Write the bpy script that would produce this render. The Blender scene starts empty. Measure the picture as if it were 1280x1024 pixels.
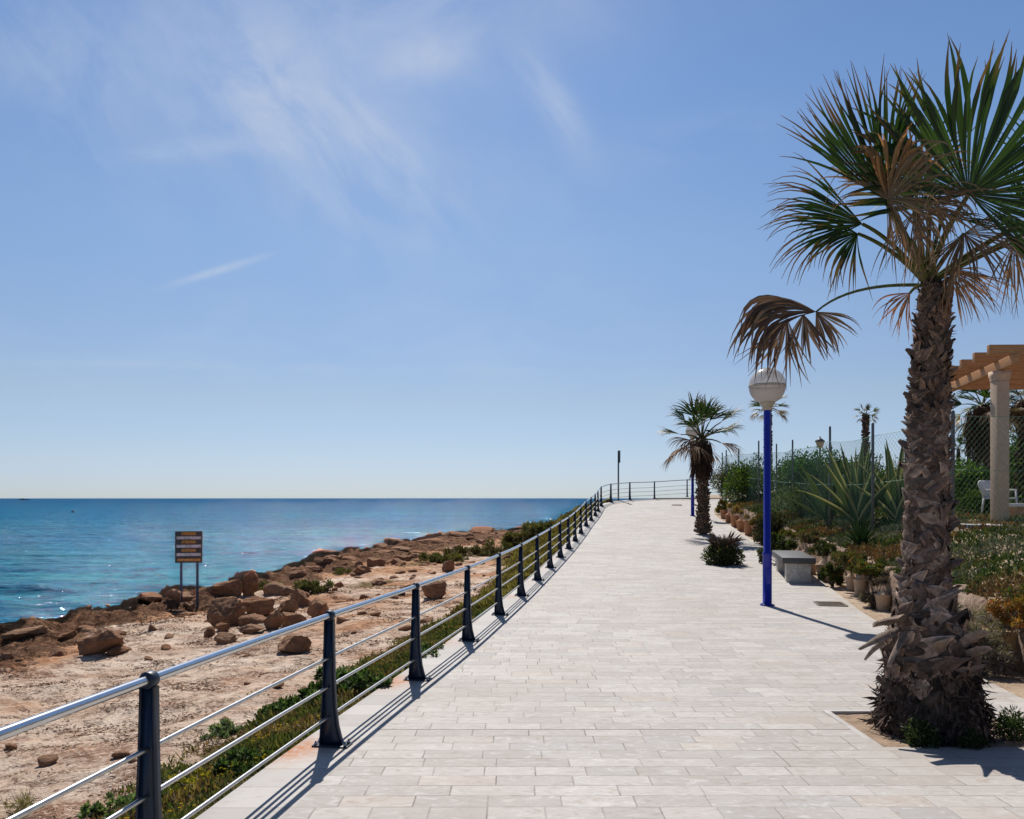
import bpy, bmesh, math, random
import numpy as np
from mathutils import Vector, Matrix
R = math.radians
scene = bpy.context.scene
C = scene.collection

# ------------------------------------------------------------------ camera
FPX = 1000.0                      # focal length in pixels of the 1280 px wide photograph
cam = bpy.data.cameras.new("camera"); cam_o = bpy.data.objects.new("camera", cam); C.objects.link(cam_o)
cam_o.location = (0, 0, 0); cam_o.rotation_euler = (R(90), 0, 0)
cam.sensor_width = 36.0; cam.lens = 36.0 * FPX / 1280.0
cam.shift_y = 111.0 / 1280.0
cam.clip_start = 0.05; cam.clip_end = 60000
scene.camera = cam_o

# ------------------------------------------------------------------ sky and sun
SUN_AZ = R(-7.0)                  # measured from +Y towards +X
SUN_EL = R(50.0)
world = bpy.data.worlds.new("World"); scene.world = world; world.use_nodes = True
wn = world.node_tree.nodes; wl = world.node_tree.links
for n in list(wn): wn.remove(n)
w_out = wn.new('ShaderNodeOutputWorld'); w_bg = wn.new('ShaderNodeBackground')
w_sky = wn.new('ShaderNodeTexSky'); w_sky.sky_type = 'NISHITA'; w_sky.sun_disc = False
w_sky.sun_elevation = SUN_EL; w_sky.sun_rotation = SUN_AZ
w_sky.air_density = 1.0; w_sky.dust_density = 0.25; w_sky.ozone_density = 2.2; w_sky.altitude = 5
w_bg.inputs['Strength'].default_value = 0.136
def wmath(op, a, b=None, c=None):
    n = wn.new('ShaderNodeMath'); n.operation = op
    for i, v in enumerate((a, b, c)):
        if v is None: continue
        if isinstance(v, (int, float)): n.inputs[i].default_value = v
        else: wl.new(v, n.inputs[i])
    return n.outputs[0]
tc = wn.new('ShaderNodeTexCoord'); sep = wn.new('ShaderNodeSeparateXYZ')
wl.new(tc.outputs['Generated'], sep.inputs[0])
yy = wmath('MAXIMUM', sep.outputs['Y'], 0.08)
wu = wmath('DIVIDE', sep.outputs['X'], yy); wv = wmath('DIVIDE', sep.outputs['Z'], yy)
comb = wn.new('ShaderNodeCombineXYZ'); wl.new(wu, comb.inputs[0]); wl.new(wv, comb.inputs[1])
wisps = {}
def cloud_noise(ang, nscale, stretch, dist):
    """streaky cirrus noise, one field for each direction of the streaks"""
    key = (round(ang/25.)*25., stretch > 2.4)
    if key in wisps: return wisps[key]
    rot = wn.new('ShaderNodeVectorRotate'); rot.rotation_type = 'Z_AXIS'; rot.inputs['Angle'].default_value = -R(key[0])
    wl.new(comb.outputs[0], rot.inputs['Vector'])
    ns = wn.new('ShaderNodeVectorMath'); ns.operation = 'MULTIPLY'; ns.inputs[1].default_value = (1.0, 2.3 if key[1] else 1.5, 1.0)
    wl.new(rot.outputs[0], ns.inputs[0])
    nz = wn.new('ShaderNodeTexNoise'); nz.noise_dimensions = '2D'; nz.inputs['Scale'].default_value = 6.5; nz.inputs['Detail'].default_value = 7.0
    nz.inputs['Roughness'].default_value = 0.60; nz.inputs['Distortion'].default_value = .35
    wl.new(ns.outputs[0], nz.inputs['Vector']); wisps[key] = nz.outputs['Fac']; return wisps[key]
def cloud_blob(px, py, sx, sy, ang, strength, nscale=9.0, stretch=5.0, det=8.0, lo=0.34, hi=0.80, dist=1.2):
    """a wisp of cirrus at a fixed direction of the sky, stretched along ang"""
    sub = wn.new('ShaderNodeVectorMath'); sub.operation = 'SUBTRACT'
    wl.new(comb.outputs[0], sub.inputs[0]); sub.inputs[1].default_value = ((px-640)/1000., (623-py)/1000., 0)
    rot = wn.new('ShaderNodeVectorRotate'); rot.rotation_type = 'Z_AXIS'; rot.inputs['Angle'].default_value = -R(ang)
    wl.new(sub.outputs[0], rot.inputs['Vector'])
    sc = wn.new('ShaderNodeVectorMath'); sc.operation = 'MULTIPLY'; sc.inputs[1].default_value = (1000./sx, 1000./sy, 0)
    wl.new(rot.outputs[0], sc.inputs[0])
    ln = wn.new('ShaderNodeVectorMath'); ln.operation = 'LENGTH'; wl.new(sc.outputs[0], ln.inputs[0])
    fall = wmath('EXPONENT', wmath('MULTIPLY', wmath('MULTIPLY', ln.outputs['Value'], ln.outputs['Value']), -1.0))
    mr = wn.new('ShaderNodeMapRange'); mr.inputs['From Min'].default_value = lo; mr.inputs['From Max'].default_value = hi
    wl.new(cloud_noise(ang, nscale, stretch, dist), mr.inputs['Value'])
    return wmath('MULTIPLY', wmath('MULTIPLY', fall, mr.outputs[0]), strength)
blobs = [cloud_blob(400,170,170,80,-38,0.85,7,3.0), cloud_blob(330,110,120,60,-55,0.5,10,5.0), cloud_blob(530,75,60,26,15,0.95,16,1.8,lo=.3),
         cloud_blob(690,125,75,22,-58,0.95,10,2.5,lo=.3), cloud_blob(270,339,50,4.5,17,1.1,10,2.0,lo=.1,hi=.6,dist=.3),
         cloud_blob(330,458,340,5,-1,0.38,7,3.0,lo=.3,dist=.3), cloud_blob(60,60,190,90,-50,0.45,8,3.5), cloud_blob(470,20,330,90,10,0.60,5,2.2,lo=.3),
         cloud_blob(250,185,90,14,4,0.6,14,3.0,lo=.3), cloud_blob(480,185,70,20,-45,0.65,10,4.0,lo=.3), cloud_blob(860,175,120,30,10,0.22,8,2.5,lo=.3),
         cloud_blob(520,430,700,90,0,0.2,5,4.0,lo=.3), cloud_blob(390,120,330,150,-25,0.42,5,2.0,lo=.1,hi=.75)]
acc = blobs[0]
for b in blobs[1:]: acc = wmath('ADD', acc, b)
acc = wmath('SUBTRACT', 1.0, wmath('EXPONENT', wmath('MULTIPLY', acc, -0.72)))
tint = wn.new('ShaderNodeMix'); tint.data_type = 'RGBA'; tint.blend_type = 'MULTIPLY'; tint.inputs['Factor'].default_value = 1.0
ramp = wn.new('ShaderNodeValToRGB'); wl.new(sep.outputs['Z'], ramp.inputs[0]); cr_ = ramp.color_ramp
for i, (p_, c_) in enumerate(((0.0, (.42, .535, .80)), (.025, (.435, .505, .75)), (.06, (.47, .51, .66)), (.12, (.54, .53, .59)), (.30, (.605, .655, .705)), (.46, (.55, .655, .76)), (.56, (.52, .62, .74)), (.66, (.25, .31, .40)), (1.0, (.15, .19, .26)))):  # sky above the view is tinted darker to lower the ambient light
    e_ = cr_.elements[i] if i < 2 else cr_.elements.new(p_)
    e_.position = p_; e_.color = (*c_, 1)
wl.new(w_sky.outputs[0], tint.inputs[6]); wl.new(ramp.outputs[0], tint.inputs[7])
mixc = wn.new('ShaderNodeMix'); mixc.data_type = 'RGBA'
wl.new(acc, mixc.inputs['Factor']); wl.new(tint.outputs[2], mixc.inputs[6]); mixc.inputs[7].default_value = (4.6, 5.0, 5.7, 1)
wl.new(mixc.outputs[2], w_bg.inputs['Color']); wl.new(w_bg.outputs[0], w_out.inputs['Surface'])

sun = bpy.data.lights.new("sun", 'SUN'); sun_o = bpy.data.objects.new("sun", sun); C.objects.link(sun_o)
sun.energy = 5.0; sun.angle = R(0.53); sun.color = (1.0, 0.955, 0.89)
sd = Vector((math.sin(SUN_AZ)*math.cos(SUN_EL), math.cos(SUN_AZ)*math.cos(SUN_EL), math.sin(SUN_EL)))
sun_o.rotation_euler = sd.to_track_quat('Z', 'Y').to_euler()
sun_o.location = (0, 0, 30)
vs = scene.view_settings; vs.view_transform = 'Standard'; vs.look = 'None'; vs.gamma = 1; vs.exposure = 0.0; vs.use_curve_mapping = False
scene.cycles.max_bounces = 6; scene.cycles.transparent_max_bounces = 8

# ------------------------------------------------------------------ noise
_rs = np.random.RandomState(7); _perm = np.arange(256); _rs.shuffle(_perm); _perm = np.concatenate([_perm, _perm, _perm])
_grad = _rs.normal(size=(256, 3)); _grad /= np.linalg.norm(_grad, axis=1)[:, None]
def perlin(x, y, z=0.0):
    x, y, z = np.broadcast_arrays(np.asarray(x, float), np.asarray(y, float), np.asarray(z, float))
    xi = np.floor(x).astype(int); yi = np.floor(y).astype(int); zi = np.floor(z).astype(int)
    xf, yf, zf = x-xi, y-yi, z-zi
    u, v, w = [t*t*t*(t*(t*6-15)+10) for t in (xf, yf, zf)]
    out = 0
    for a in (0, 1):
        for b in (0, 1):
            for c in (0, 1):
                h = _perm[_perm[_perm[(xi+a) & 255] + ((yi+b) & 255)] + ((zi+c) & 255)]
                g = _grad[h]
                d = g[..., 0]*(xf-a) + g[..., 1]*(yf-b) + g[..., 2]*(zf-c)
                out = out + d*(u if a else 1-u)*(v if b else 1-v)*(w if c else 1-w)
    return out*1.6
def fbm(x, y, z=0.0, o=4, g=0.5):
    s = 0; a = 1.0; f = 1.0
    for i in range(o):
        s = s + a*perlin(np.asarray(x)*f+i*17.3, np.asarray(y)*f+i*9.1, np.asarray(z)*f); a *= g; f *= 2.03
    return s
def ridged(x, y, z=0.0, o=4):
    s = 0; a = 1.0; f = 1.0
    for i in range(o):
        s = s + a*(1-np.abs(perlin(np.asarray(x)*f+i*31.3, np.asarray(y)*f+i*5.1, np.asarray(z)*f))*2); a *= .5; f *= 2.1
    return s/1.9
def smooth(t): t = np.clip(t, 0, 1); return t*t*(3-2*t)

# ------------------------------------------------------------------ mesh helpers
class MB:
    def __init__(s): s.v = []; s.c = []; s.f = []; s.n = 0
    def add(s, v, f, c=(.5, .5, .5)):
        v = np.asarray(v, float).reshape(-1, 3); c = np.asarray(c, float)
        if c.ndim == 1: c = np.tile(c, (len(v), 1))
        fs = f if isinstance(f, list) and len(f) and isinstance(f[0], np.ndarray) and f[0].ndim == 2 else None
        if fs is None:
            groups = {}
            for q in f: groups.setdefault(len(q), []).append(q)
            fs = [np.array(g, int) for g in groups.values()]
        for a in fs: s.f.append(a + s.n)
        s.v.append(v); s.c.append(c); s.n += len(v); return s
    def build(s, name, mat, parent=None, smoothf=False):
        me = bpy.data.meshes.new(name)
        v = np.concatenate(s.v) if s.v else np.zeros((0, 3)); c = np.concatenate(s.c)
        me.vertices.add(len(v)); me.vertices.foreach_set('co', v.astype(np.float32).ravel())
        loops = np.concatenate([a.ravel() for a in s.f]); counts = np.concatenate([np.full(len(a), a.shape[1]) for a in s.f])
        starts = np.concatenate([[0], np.cumsum(counts)[:-1]])
        me.loops.add(len(loops)); me.loops.foreach_set('vertex_index', loops.astype(np.int32))
        me.polygons.add(len(counts)); me.polygons.foreach_set('loop_start', starts.astype(np.int32)); me.polygons.foreach_set('loop_total', counts.astype(np.int32))
        if smoothf: me.polygons.foreach_set('use_smooth', np.ones(len(counts), bool))
        at = me.color_attributes.new('col', 'FLOAT_COLOR', 'POINT')
        at.data.foreach_set('color', np.concatenate([c, np.ones((len(c), 1))], 1).astype(np.float32).ravel())
        me.update(calc_edges=True); me.validate()
        if mat: me.materials.append(mat)
        o = bpy.data.objects.new(name, me); C.objects.link(o)
        if parent: o.parent = parent
        return o
def box(mb, c, s, col=(.5, .5, .5), rot=0.0, bev=0.0, M=None):
    """box of size s centred at c, chamfered by bev"""
    x, y, z = [t/2 for t in s]
    if bev <= 0:
        v = np.array([[a*x, b*y, d*z] for a in (-1, 1) for b in (-1, 1) for d in (-1, 1)], float)
        f = [[0, 1, 3, 2], [4, 6, 7, 5], [0, 4, 5, 1], [2, 3, 7, 6], [0, 2, 6, 4], [1, 5, 7, 3]]
    else:
        bm = bmesh.new(); bmesh.ops.create_cube(bm, size=1.0)
        for q in bm.verts: q.co = Vector((q.co.x*s[0], q.co.y*s[1], q.co.z*s[2]))
        bmesh.ops.bevel(bm, geom=bm.edges[:], offset=bev, segments=2, affect='EDGES', profile=.6)
        bm.verts.ensure_lookup_table(); v = np.array([q.co[:] for q in bm.verts]); f = [[q.index for q in p.verts] for p in bm.faces]; bm.free()
    if M is not None: v = v @ np.array(M).T
    cr, sr = math.cos(rot), math.sin(rot)
    v = np.stack([v[:, 0]*cr - v[:, 1]*sr, v[:, 0]*sr + v[:, 1]*cr, v[:, 2]], 1) + np.array(c)
    mb.add(v, f, col)
def tube(mb, pts, r, n=8, col=(.5, .5, .5), caps=True):
    P = np.asarray(pts, float); m = len(P); rr = np.broadcast_to(np.asarray(r, float), (m,))
    T = np.gradient(P, axis=0); T /= np.linalg.norm(T, axis=1)[:, None] + 1e-12
    up = np.array([0, 0, 1.]) if abs(T[0, 2]) < .9 else np.array([1., 0, 0])
    A = np.cross(T, up); A /= np.linalg.norm(A, axis=1)[:, None] + 1e-12; B = np.cross(A, T)
    th = np.arange(n)/n*2*np.pi
    V = P[:, None] + rr[:, None, None]*(np.cos(th)[None, :, None]*A[:, None] + np.sin(th)[None, :, None]*B[:, None])
    i = np.arange(m-1)[:, None]*n; j = np.arange(n)[None]; k = (j+1) % n
    F = np.stack([i+j, i+k, i+n+k, i+n+j], -1).reshape(-1, 4)
    fs = [F]
    if caps: fs.append(np.array([list(range(n))[::-1]])); fs.append(np.array([[(m-1)*n+q for q in range(n)]]))
    c = np.asarray(col, float)
    if c.ndim == 2: c = np.repeat(c, n, 0)
    mb.add(V.reshape(-1, 3), fs, c)
def lathe(mb, prof, c=(0, 0, 0), n=24, col=(.5, .5, .5), close=True):
    P = np.asarray(prof, float); m = len(P); th = np.arange(n)/n*2*np.pi
    V = np.stack([P[:, 0, None]*np.cos(th), P[:, 0, None]*np.sin(th), np.repeat(P[:, 1, None], n, 1)], -1).reshape(-1, 3) + np.array(c)
    i = np.arange(m-1)[:, None]*n; j = np.arange(n)[None]; k = (j+1) % n
    fs = [np.stack([i+j, i+k, i+n+k, i+n+j], -1).reshape(-1, 4)]
    if close: fs.append(np.array([list(range(n))[::-1]])); fs.append(np.array([[(m-1)*n+q for q in range(n)]]))
    mb.add(V, fs, col)
def unit(a): a = np.asarray(a, float); return a/(np.linalg.norm(a, axis=-1, keepdims=True)+1e-12)
def cards(mb, P, D, L, W, col, rng, fold=.25, roll=None):
    """N folded leaf blades: base P, direction D, length L, width W"""
    P = np.asarray(P, float); n = len(P); D = unit(D); r = unit(rng.normal(size=(n, 3))) if roll is None else roll
    S = unit(np.cross(D, r)); N = np.cross(S, D)
    L = np.broadcast_to(L, (n,))[:, None]; W = np.broadcast_to(W, (n,))[:, None]
    b = P; m = P + D*L*.5; l = m + S*W*.5 + N*W*fold; q = m - S*W*.5 + N*W*fold; t = P + D*L
    V = np.stack([b, l, t, q], 1).reshape(-1, 3)
    i = np.arange(n)[:, None]*4
    F = np.concatenate([i+np.array([[0, 1, 2]]), i+np.array([[0, 2, 3]])])
    c = np.repeat(np.asarray(col, float), 4, 0) if np.ndim(col) == 2 else np.tile(col, (4*n, 1))
    mb.add(V, [F], c)
def pal(rng, n, cols, j=.18):
    cols = np.asarray(cols, float); c = cols[rng.randint(0, len(cols), n)]
    return c*(1+rng.uniform(-j, j, (n, 1)))
def tag(o, label=None, cat=None, group=None, kind=None):
    if label: o['label'] = label
    if cat: o['category'] = cat
    if group: o['group'] = group
    if kind: o['kind'] = kind
    return o
def thing(name, loc, label, cat, group=None, rotz=0.0):
    o = bpy.data.objects.new(name, None); C.objects.link(o); o.location = loc; o.rotation_euler = (0, 0, rotz); o.empty_display_size = .2
    return tag(o, label, cat, group)
def copy_tree(o, loc, rotz=0.0, label=None, scale=None):
    c = o.copy(); C.objects.link(c); c.location = loc; c.rotation_euler = (0, 0, rotz)
    if label: c['label'] = label
    if scale: c.scale = scale
    def rec(a, b):
        for ch in list(a.children):
            if ch == b: continue
            d = ch.copy(); C.objects.link(d); d.parent = b; rec(ch, d)
    rec(o, c); return c

# ------------------------------------------------------------------ materials
def mat(name):
    m = bpy.data.materials.new(name); m.use_nodes = True
    nt = m.node_tree; p = nt.nodes['Principled BSDF']; return m, nt, p
class NT:
    def __init__(s, nt): s.nt = nt
    def node(s, t, **kw):
        n = s.nt.nodes.new(t)
        for k, v in kw.items(): setattr(n, k, v)
        return n
    def link(s, a, b): s.nt.links.new(a, b)
    def set(s, i, v):
        if v is None: return
        if isinstance(v, bpy.types.NodeSocket): s.link(v, i)
        else: i.default_value = v
    def math(s, op, a, b=None, c=None):
        n = s.node('ShaderNodeMath', operation=op)
        for i, v in enumerate((a, b, c)): s.set(n.inputs[i], v)
        return n.outputs[0]
    def mix(s, f, a, b, bt='MIX'):
        n = s.node('ShaderNodeMix', data_type='RGBA', blend_type=bt); s.set(n.inputs['Factor'], f)
        s.set(n.inputs[6], a if isinstance(a, bpy.types.NodeSocket) else (*a, 1)); s.set(n.inputs[7], b if isinstance(b, bpy.types.NodeSocket) else (*b, 1)); return n.outputs[2]
    def noise(s, sc, det=4, rough=.55, vec=None, dist=0.0, dim='3D'):
        n = s.node('ShaderNodeTexNoise'); n.inputs['Scale'].default_value = sc; n.inputs['Detail'].default_value = det
        n.inputs['Roughness'].default_value = rough; n.inputs['Distortion'].default_value = dist
        if vec is not None: s.link(vec, n.inputs['Vector'])
        return n.outputs['Fac']
    def rng(s, v, a, b, c=0., d=1.):
        n = s.node('ShaderNodeMapRange'); s.set(n.inputs[0], v)
        for i, q in enumerate((a, b, c, d)): n.inputs[i+1].default_value = q
        return n.outputs[0]
    def pos(s): return s.node('ShaderNodeNewGeometry').outputs['Position']
    def obj(s): return s.node('ShaderNodeTexCoord').outputs['Object']
    def vscale(s, v, k):
        n = s.node('ShaderNodeVectorMath', operation='MULTIPLY'); s.link(v, n.inputs[0]); n.inputs[1].default_value = k; return n.outputs[0]
    def bump(s, h, st, d, nrm=None):
        n = s.node('ShaderNodeBump'); n.inputs['Strength'].default_value = st; n.inputs['Distance'].default_value = d; s.link(h, n.inputs['Height'])
        if nrm: s.link(nrm, n.inputs['Normal'])
        return n.outputs[0]
    def col(s): return s.node('ShaderNodeAttribute', attribute_name='col').outputs['Color']
    def sep(s, v): return s.node('ShaderNodeSeparateXYZ') if v is None else s._sep(v)
    def _sep(s, v): n = s.node('ShaderNodeSeparateXYZ'); s.link(v, n.inputs[0]); return n.outputs

def simple(name, c, rough=.6, metal=0., var=.12, nsc=8., bump=0., bsc=60., dirt=None):
    m, nt, p = mat(name); k = NT(nt)
    f = k.noise(nsc, 5, .6, k.obj()); b = tuple(min(1, q*(1+var)) for q in c); a = tuple(q*(1-var) for q in c)
    cc = k.mix(k.rng(f, .3, .7), a, b)
    if dirt:
        g = k.noise(nsc*.6+3, 6, .7, k.obj()); cc = k.mix(k.rng(g, .52, .66), cc, dirt)
    k.link(cc, p.inputs['Base Color']); p.inputs['Roughness'].default_value = rough; p.inputs['Metallic'].default_value = metal
    if bump > 0: k.link(k.bump(k.noise(bsc, 5, .6, k.obj()), 1.0, bump), p.inputs['Normal'])
    return m
def m_leaf(name, trans=.45, rough=.5, spec=.4, tcol=(1.3, 1.5, .6)):
    m, nt, p = mat(name); k = NT(nt); c = k.col()
    k.link(c, p.inputs['Base Color']); p.inputs['Roughness'].default_value = rough; p.inputs['Specular IOR Level'].default_value = spec
    t = k.node('ShaderNodeBsdfTranslucent'); k.link(k.mix(1.0, c, tcol, 'MULTIPLY'), t.inputs['Color'])
    ms = k.node('ShaderNodeMixShader'); ms.inputs[0].default_value = trans
    k.link(p.outputs[0], ms.inputs[1]); k.link(t.outputs[0], ms.inputs[2]); k.link(ms.outputs[0], nt.nodes['Material Output'].inputs['Surface'])
    return m
def m_attr(name, rough=.85, var=.5, nsc=34., bump=.004, bsc=90., spec=.25):
    m, nt, p = mat(name); k = NT(nt); f = k.noise(nsc, 6, .65, k.obj())
    g = k.rng(f, .3, .7, 1-var, 1+var); cb = k.node('ShaderNodeCombineXYZ')
    for i in range(3): k.link(g, cb.inputs[i])
    k.link(k.mix(1.0, k.col(), cb.outputs[0], 'MULTIPLY'), p.inputs['Base Color'])
    p.inputs['Roughness'].default_value = rough; p.inputs['Specular IOR Level'].default_value = spec
    k.link(k.bump(k.noise(bsc, 5, .65, k.obj()), 1.0, bump), p.inputs['Normal'])
    return m
LEAF = m_leaf('leaf', .32, .6, .2); FROND = m_leaf('palm_frond', .30, .5, .35, (1.1, 1.4, .5)); DEAD = m_leaf('dead_frond', .3, .75, .2, (1.2, 1.0, .8))
SUCC = m_leaf('succulent', .15, .65, .12, (1, 1, .6))
BARK = m_attr('palm_bark', .9, .4, 30, .006, 120, .15)
WOODY = m_attr('stems', .9, .3, 30, .002, 100, .2)
STEEL = simple('stainless_steel', (.62, .62, .63), .22, 1.0, .06, 14)
STEEL_OLD = simple('weathered_steel', (.58, .55, .51), .34, 1.0, .14, 20)
NAVY = simple('navy_paint', (.004, .016, .042), .42, 0, .3, 12, .0006, 120, (.010, .016, .022))
BLUE = simple('blue_paint', (.010, .018, .30), .38, 0, .12, 5, .0004, 60)
GREYMETAL = simple('galvanised_metal', (.13, .14, .15), .6, .3, .25, 20)
WIRE = simple('wire', (.12, .24, .17), .5, .5, .1, 20)
WOOD = None
STUCCO = simple('stucco', (.52, .37, .26), .9, 0, .10, 9, .006, 70)
COPING_WHITE = simple('white_coping', (.75, .73, .70), .8, 0, .08, 12, .003, 60)
TERRA = simple('terracotta_render', (.52, .26, .13), .9, 0, .2, 6, .004, 60, (.62, .40, .26))
SLABTOP = simple('bench_slab', (.075, .07, .066), .55, 0, .12, 14, .002, 80)
POT = simple('pot_clay', (.50, .36, .24), .9, 0, .16, 9, .004, 50, (.30, .21, .14))
POTRED = simple('pot_red_clay', (.42, .19, .09), .9, 0, .22, 7, .006, 40, (.30, .17, .09))
SOIL = simple('soil', (.33, .23, .155), 1, 0, .25, 14, .012, 40)
def m_wood():
    m, nt, p = mat('pergola_wood'); k = NT(nt); v = k.vscale(k.obj(), (1.2, 9, 9)); f = k.noise(4, 6, .6, v, .4)
    k.link(k.mix(k.rng(f, .3, .7), (.36, .15, .05), (.56, .28, .11)), p.inputs['Base Color']); p.inputs['Roughness'].default_value = .6
    k.link(k.bump(f, .5, .004), p.inputs['Normal']); return m
WOOD = m_wood()
def m_marble():
    m, nt, p = mat('bench_stone'); k = NT(nt); f = k.noise(5, 8, .6, k.obj(), 1.5); g = k.noise(18, 5, .6, k.obj())
    c = k.mix(k.rng(f, .46, .5), (.62, .57, .50), (.40, .33, .27)); c = k.mix(k.rng(f, .5, .56), c, (.62, .56, .49)); c = k.mix(k.rng(g, .5, .8), c, (.45, .39, .32))
    k.link(c, p.inputs['Base Color']); p.inputs['Roughness'].default_value = .75; k.link(k.bump(g, .6, .003), p.inputs['Normal']); return m
MARBLE = m_marble()

def m_paving():
    m, nt, p = mat('stone_paving'); k = NT(nt); P = k.pos(); s = k._sep(P)
    RH = .172
    y = k.math('DIVIDE', s[1], RH); row = k.math('FLOOR', y)
    wn1 = k.node('ShaderNodeTexWhiteNoise', noise_dimensions='1D'); k.link(row, wn1.inputs['W'])
    r1 = wn1.outputs['Value']; wn2 = k.node('ShaderNodeTexWhiteNoise', noise_dimensions='1D'); k.link(k.math('ADD', row, 91.7), wn2.inputs['W']); r2 = wn2.outputs['Value']
    L = k.math('ADD', .30, k.math('MULTIPLY', r2, .18))
    x = k.math('ADD', k.math('DIVIDE', s[0], L), k.math('MULTIPLY', r1, 13.0)); cell = k.math('FLOOR', x)
    fx = k.math('SUBTRACT', x, cell); fy = k.math('SUBTRACT', y, row)
    dx = k.math('MULTIPLY', k.math('MINIMUM', fx, k.math('SUBTRACT', 1.0, fx)), L); dy = k.math('MULTIPLY', k.math('MINIMUM', fy, k.math('SUBTRACT', 1.0, fy)), RH)
    edge = k.math('MINIMUM', dx, dy)
    wob = k.math('MULTIPLY', k.math('SUBTRACT', k.noise(14, 4, .6, P), .5), .004); edge = k.math('ADD', edge, wob)
    cmb = k.node('ShaderNodeCombineXYZ'); k.link(cell, cmb.inputs[0]); k.link(row, cmb.inputs[1])
    wc = k.node('ShaderNodeTexWhiteNoise', noise_dimensions='3D'); k.link(cmb.outputs[0], wc.inputs['Vector'])
    wcs = k._sep(wc.outputs['Color'])
    # veined stone, shifted per block
    sh = k.node('ShaderNodeVectorMath', operation='MULTIPLY_ADD'); k.link(wc.outputs['Color'], sh.inputs[0]); sh.inputs[1].default_value = (30, 30, 30); k.link(P, sh.inputs[2])
    v = k.vscale(sh.outputs[0], (1.0, 1.9, 1.0)); vein = k.noise(8.5, 8, .62, v, 1.3)
    big = k.noise(.5, 4, .6, P); big2 = k.noise(1.7, 5, .6, P, .5)
    base = k.mix(k.rng(wcs[0], 0, 1), (.41, .378, .345), (.52, .485, .445))
    base = k.mix(k.math('MULTIPLY', k.rng(wcs[1], .86, .99), .45), base, (.50, .41, .34))
    base = k.mix(k.math('MULTIPLY', k.rng(wcs[2], .88, .99), .6), base, (.38, .365, .355))
    base = k.mix(k.math('MULTIPLY', k.rng(vein, .54, .68), .6), base, (.34, .27, .21))
    base = k.mix(k.math('MULTIPLY', k.rng(vein, .45, .34), .5), base, (.66, .635, .60))
    base = k.mix(k.math('MULTIPLY', k.rng(big, .48, .70), .55), base, (.40, .345, .295))
    base = k.mix(k.math('MULTIPLY', k.rng(big2, .55, .72), .45), base, (.36, .32, .285))
    spots = k.noise(38, 4, .7, P); base = k.mix(k.math('MULTIPLY', k.rng(spots, .66, .74), .5), base, (.25, .20, .16))
    # joints, some open and dark, most nearly closed
    jn = k.noise(2.2, 3, .6, P); dark = k.rng(jn, .45, .62)
    jw = k.math('MULTIPLY', k.rng(edge, .0055, .0018), k.math('ADD', .20, k.math('MULTIPLY', dark, .65)))
    # expansion joints every few metres
    ey = k.math('ABSOLUTE', k.math('SUBTRACT', k.math('FRACT', k.math('DIVIDE', k.math('SUBTRACT', s[1], 5.85-2.58), 5.16)), .5)); ej = k.rng(k.math('MULTIPLY', ey, 5.16), .012, .005)
    jw = k.math('MAXIMUM', jw, ej)
    base = k.mix(k.math('MULTIPLY', k.rng(k.noise(9, 6, .7, k.vscale(P, (.6, 1.6, 1))), .5, .72), .35), base, (.40, .35, .31)); base = k.mix(jw, base, (.20, .155, .12))
    sand = k.rng(k.math('SUBTRACT', k.math('SUBTRACT', s[0], k.math('MULTIPLY', s[1], .17)), 0.0), 3.0, 4.2)
    sn = k.math('MULTIPLY', sand, k.rng(k.noise(3.5, 6, .7, P), .45, .68)); base = k.mix(k.math('MULTIPLY', sn, .55), base, (.58, .45, .33))
    k.link(base, p.inputs['Base Color'])
    st = k.noise(2.6, 7, .7, P, .8); base = k.mix(k.math('MULTIPLY', k.rng(st, .60, .72), .5), base, (.27, .21, .165)); gum = k.node('ShaderNodeTexVoronoi', feature='F1'); gum.inputs['Scale'].default_value = 2.3; k.link(P, gum.inputs['Vector']); base = k.mix(k.math('MULTIPLY', k.rng(gum.outputs['Distance'], .055, .035), .55), base, (.20, .17, .15))
    k.link(k.math('ADD', .55, k.math('MULTIPLY', vein, .3)), p.inputs['Roughness']); p.inputs['Specular IOR Level'].default_value = .3
    h = k.math('ADD', k.math('MULTIPLY', k.rng(edge, 0, .006), 1.0), k.math('MULTIPLY', vein, .9)); h = k.math('ADD', h, k.math('MULTIPLY', wcs[1], .7))
    k.link(k.bump(h, .8, .003), p.inputs['Normal']); return m
PAVING = m_paving()
def m_coping():
    m, nt, p = mat('edge_coping'); k = NT(nt); P = k.pos(); s = k._sep(P)
    y = k.math('DIVIDE', s[1], .33); row = k.math('FLOOR', y); fy = k.math('SUBTRACT', y, row); dy = k.math('MULTIPLY', k.math('MINIMUM', fy, k.math('SUBTRACT', 1., fy)), .33)
    w = k.node('ShaderNodeTexWhiteNoise', noise_dimensions='1D'); k.link(row, w.inputs['W'])
    n = k.noise(7, 7, .6, k.vscale(P, (1, 2, 1)), 1.2)
    b = k.mix(w.outputs['Value'], (.42, .39, .36), (.51, .48, .445)); b = k.mix(k.math('MULTIPLY', k.rng(n, .55, .7), .5), b, (.36, .29, .23))
    b = k.mix(k.rng(dy, .005, .002), b, (.28, .22, .18))
    # rust that has run off some of the post feet
    br = k.node('ShaderNodeAttribute', attribute_name='col').outputs['Color']; r = k._sep(br)[0]
    rn = k.noise(16, 5, .6, P); b = k.mix(k.math('MULTIPLY', k.math('MULTIPLY', r, k.rng(rn, .25, .6)), .85), b, (.46, .17, .05))
    k.link(b, p.inputs['Base Color']); p.inputs['Roughness'].default_value = .75; k.link(k.bump(n, .6, .003), p.inputs['Normal']); return m
COPING = m_coping()
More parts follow.
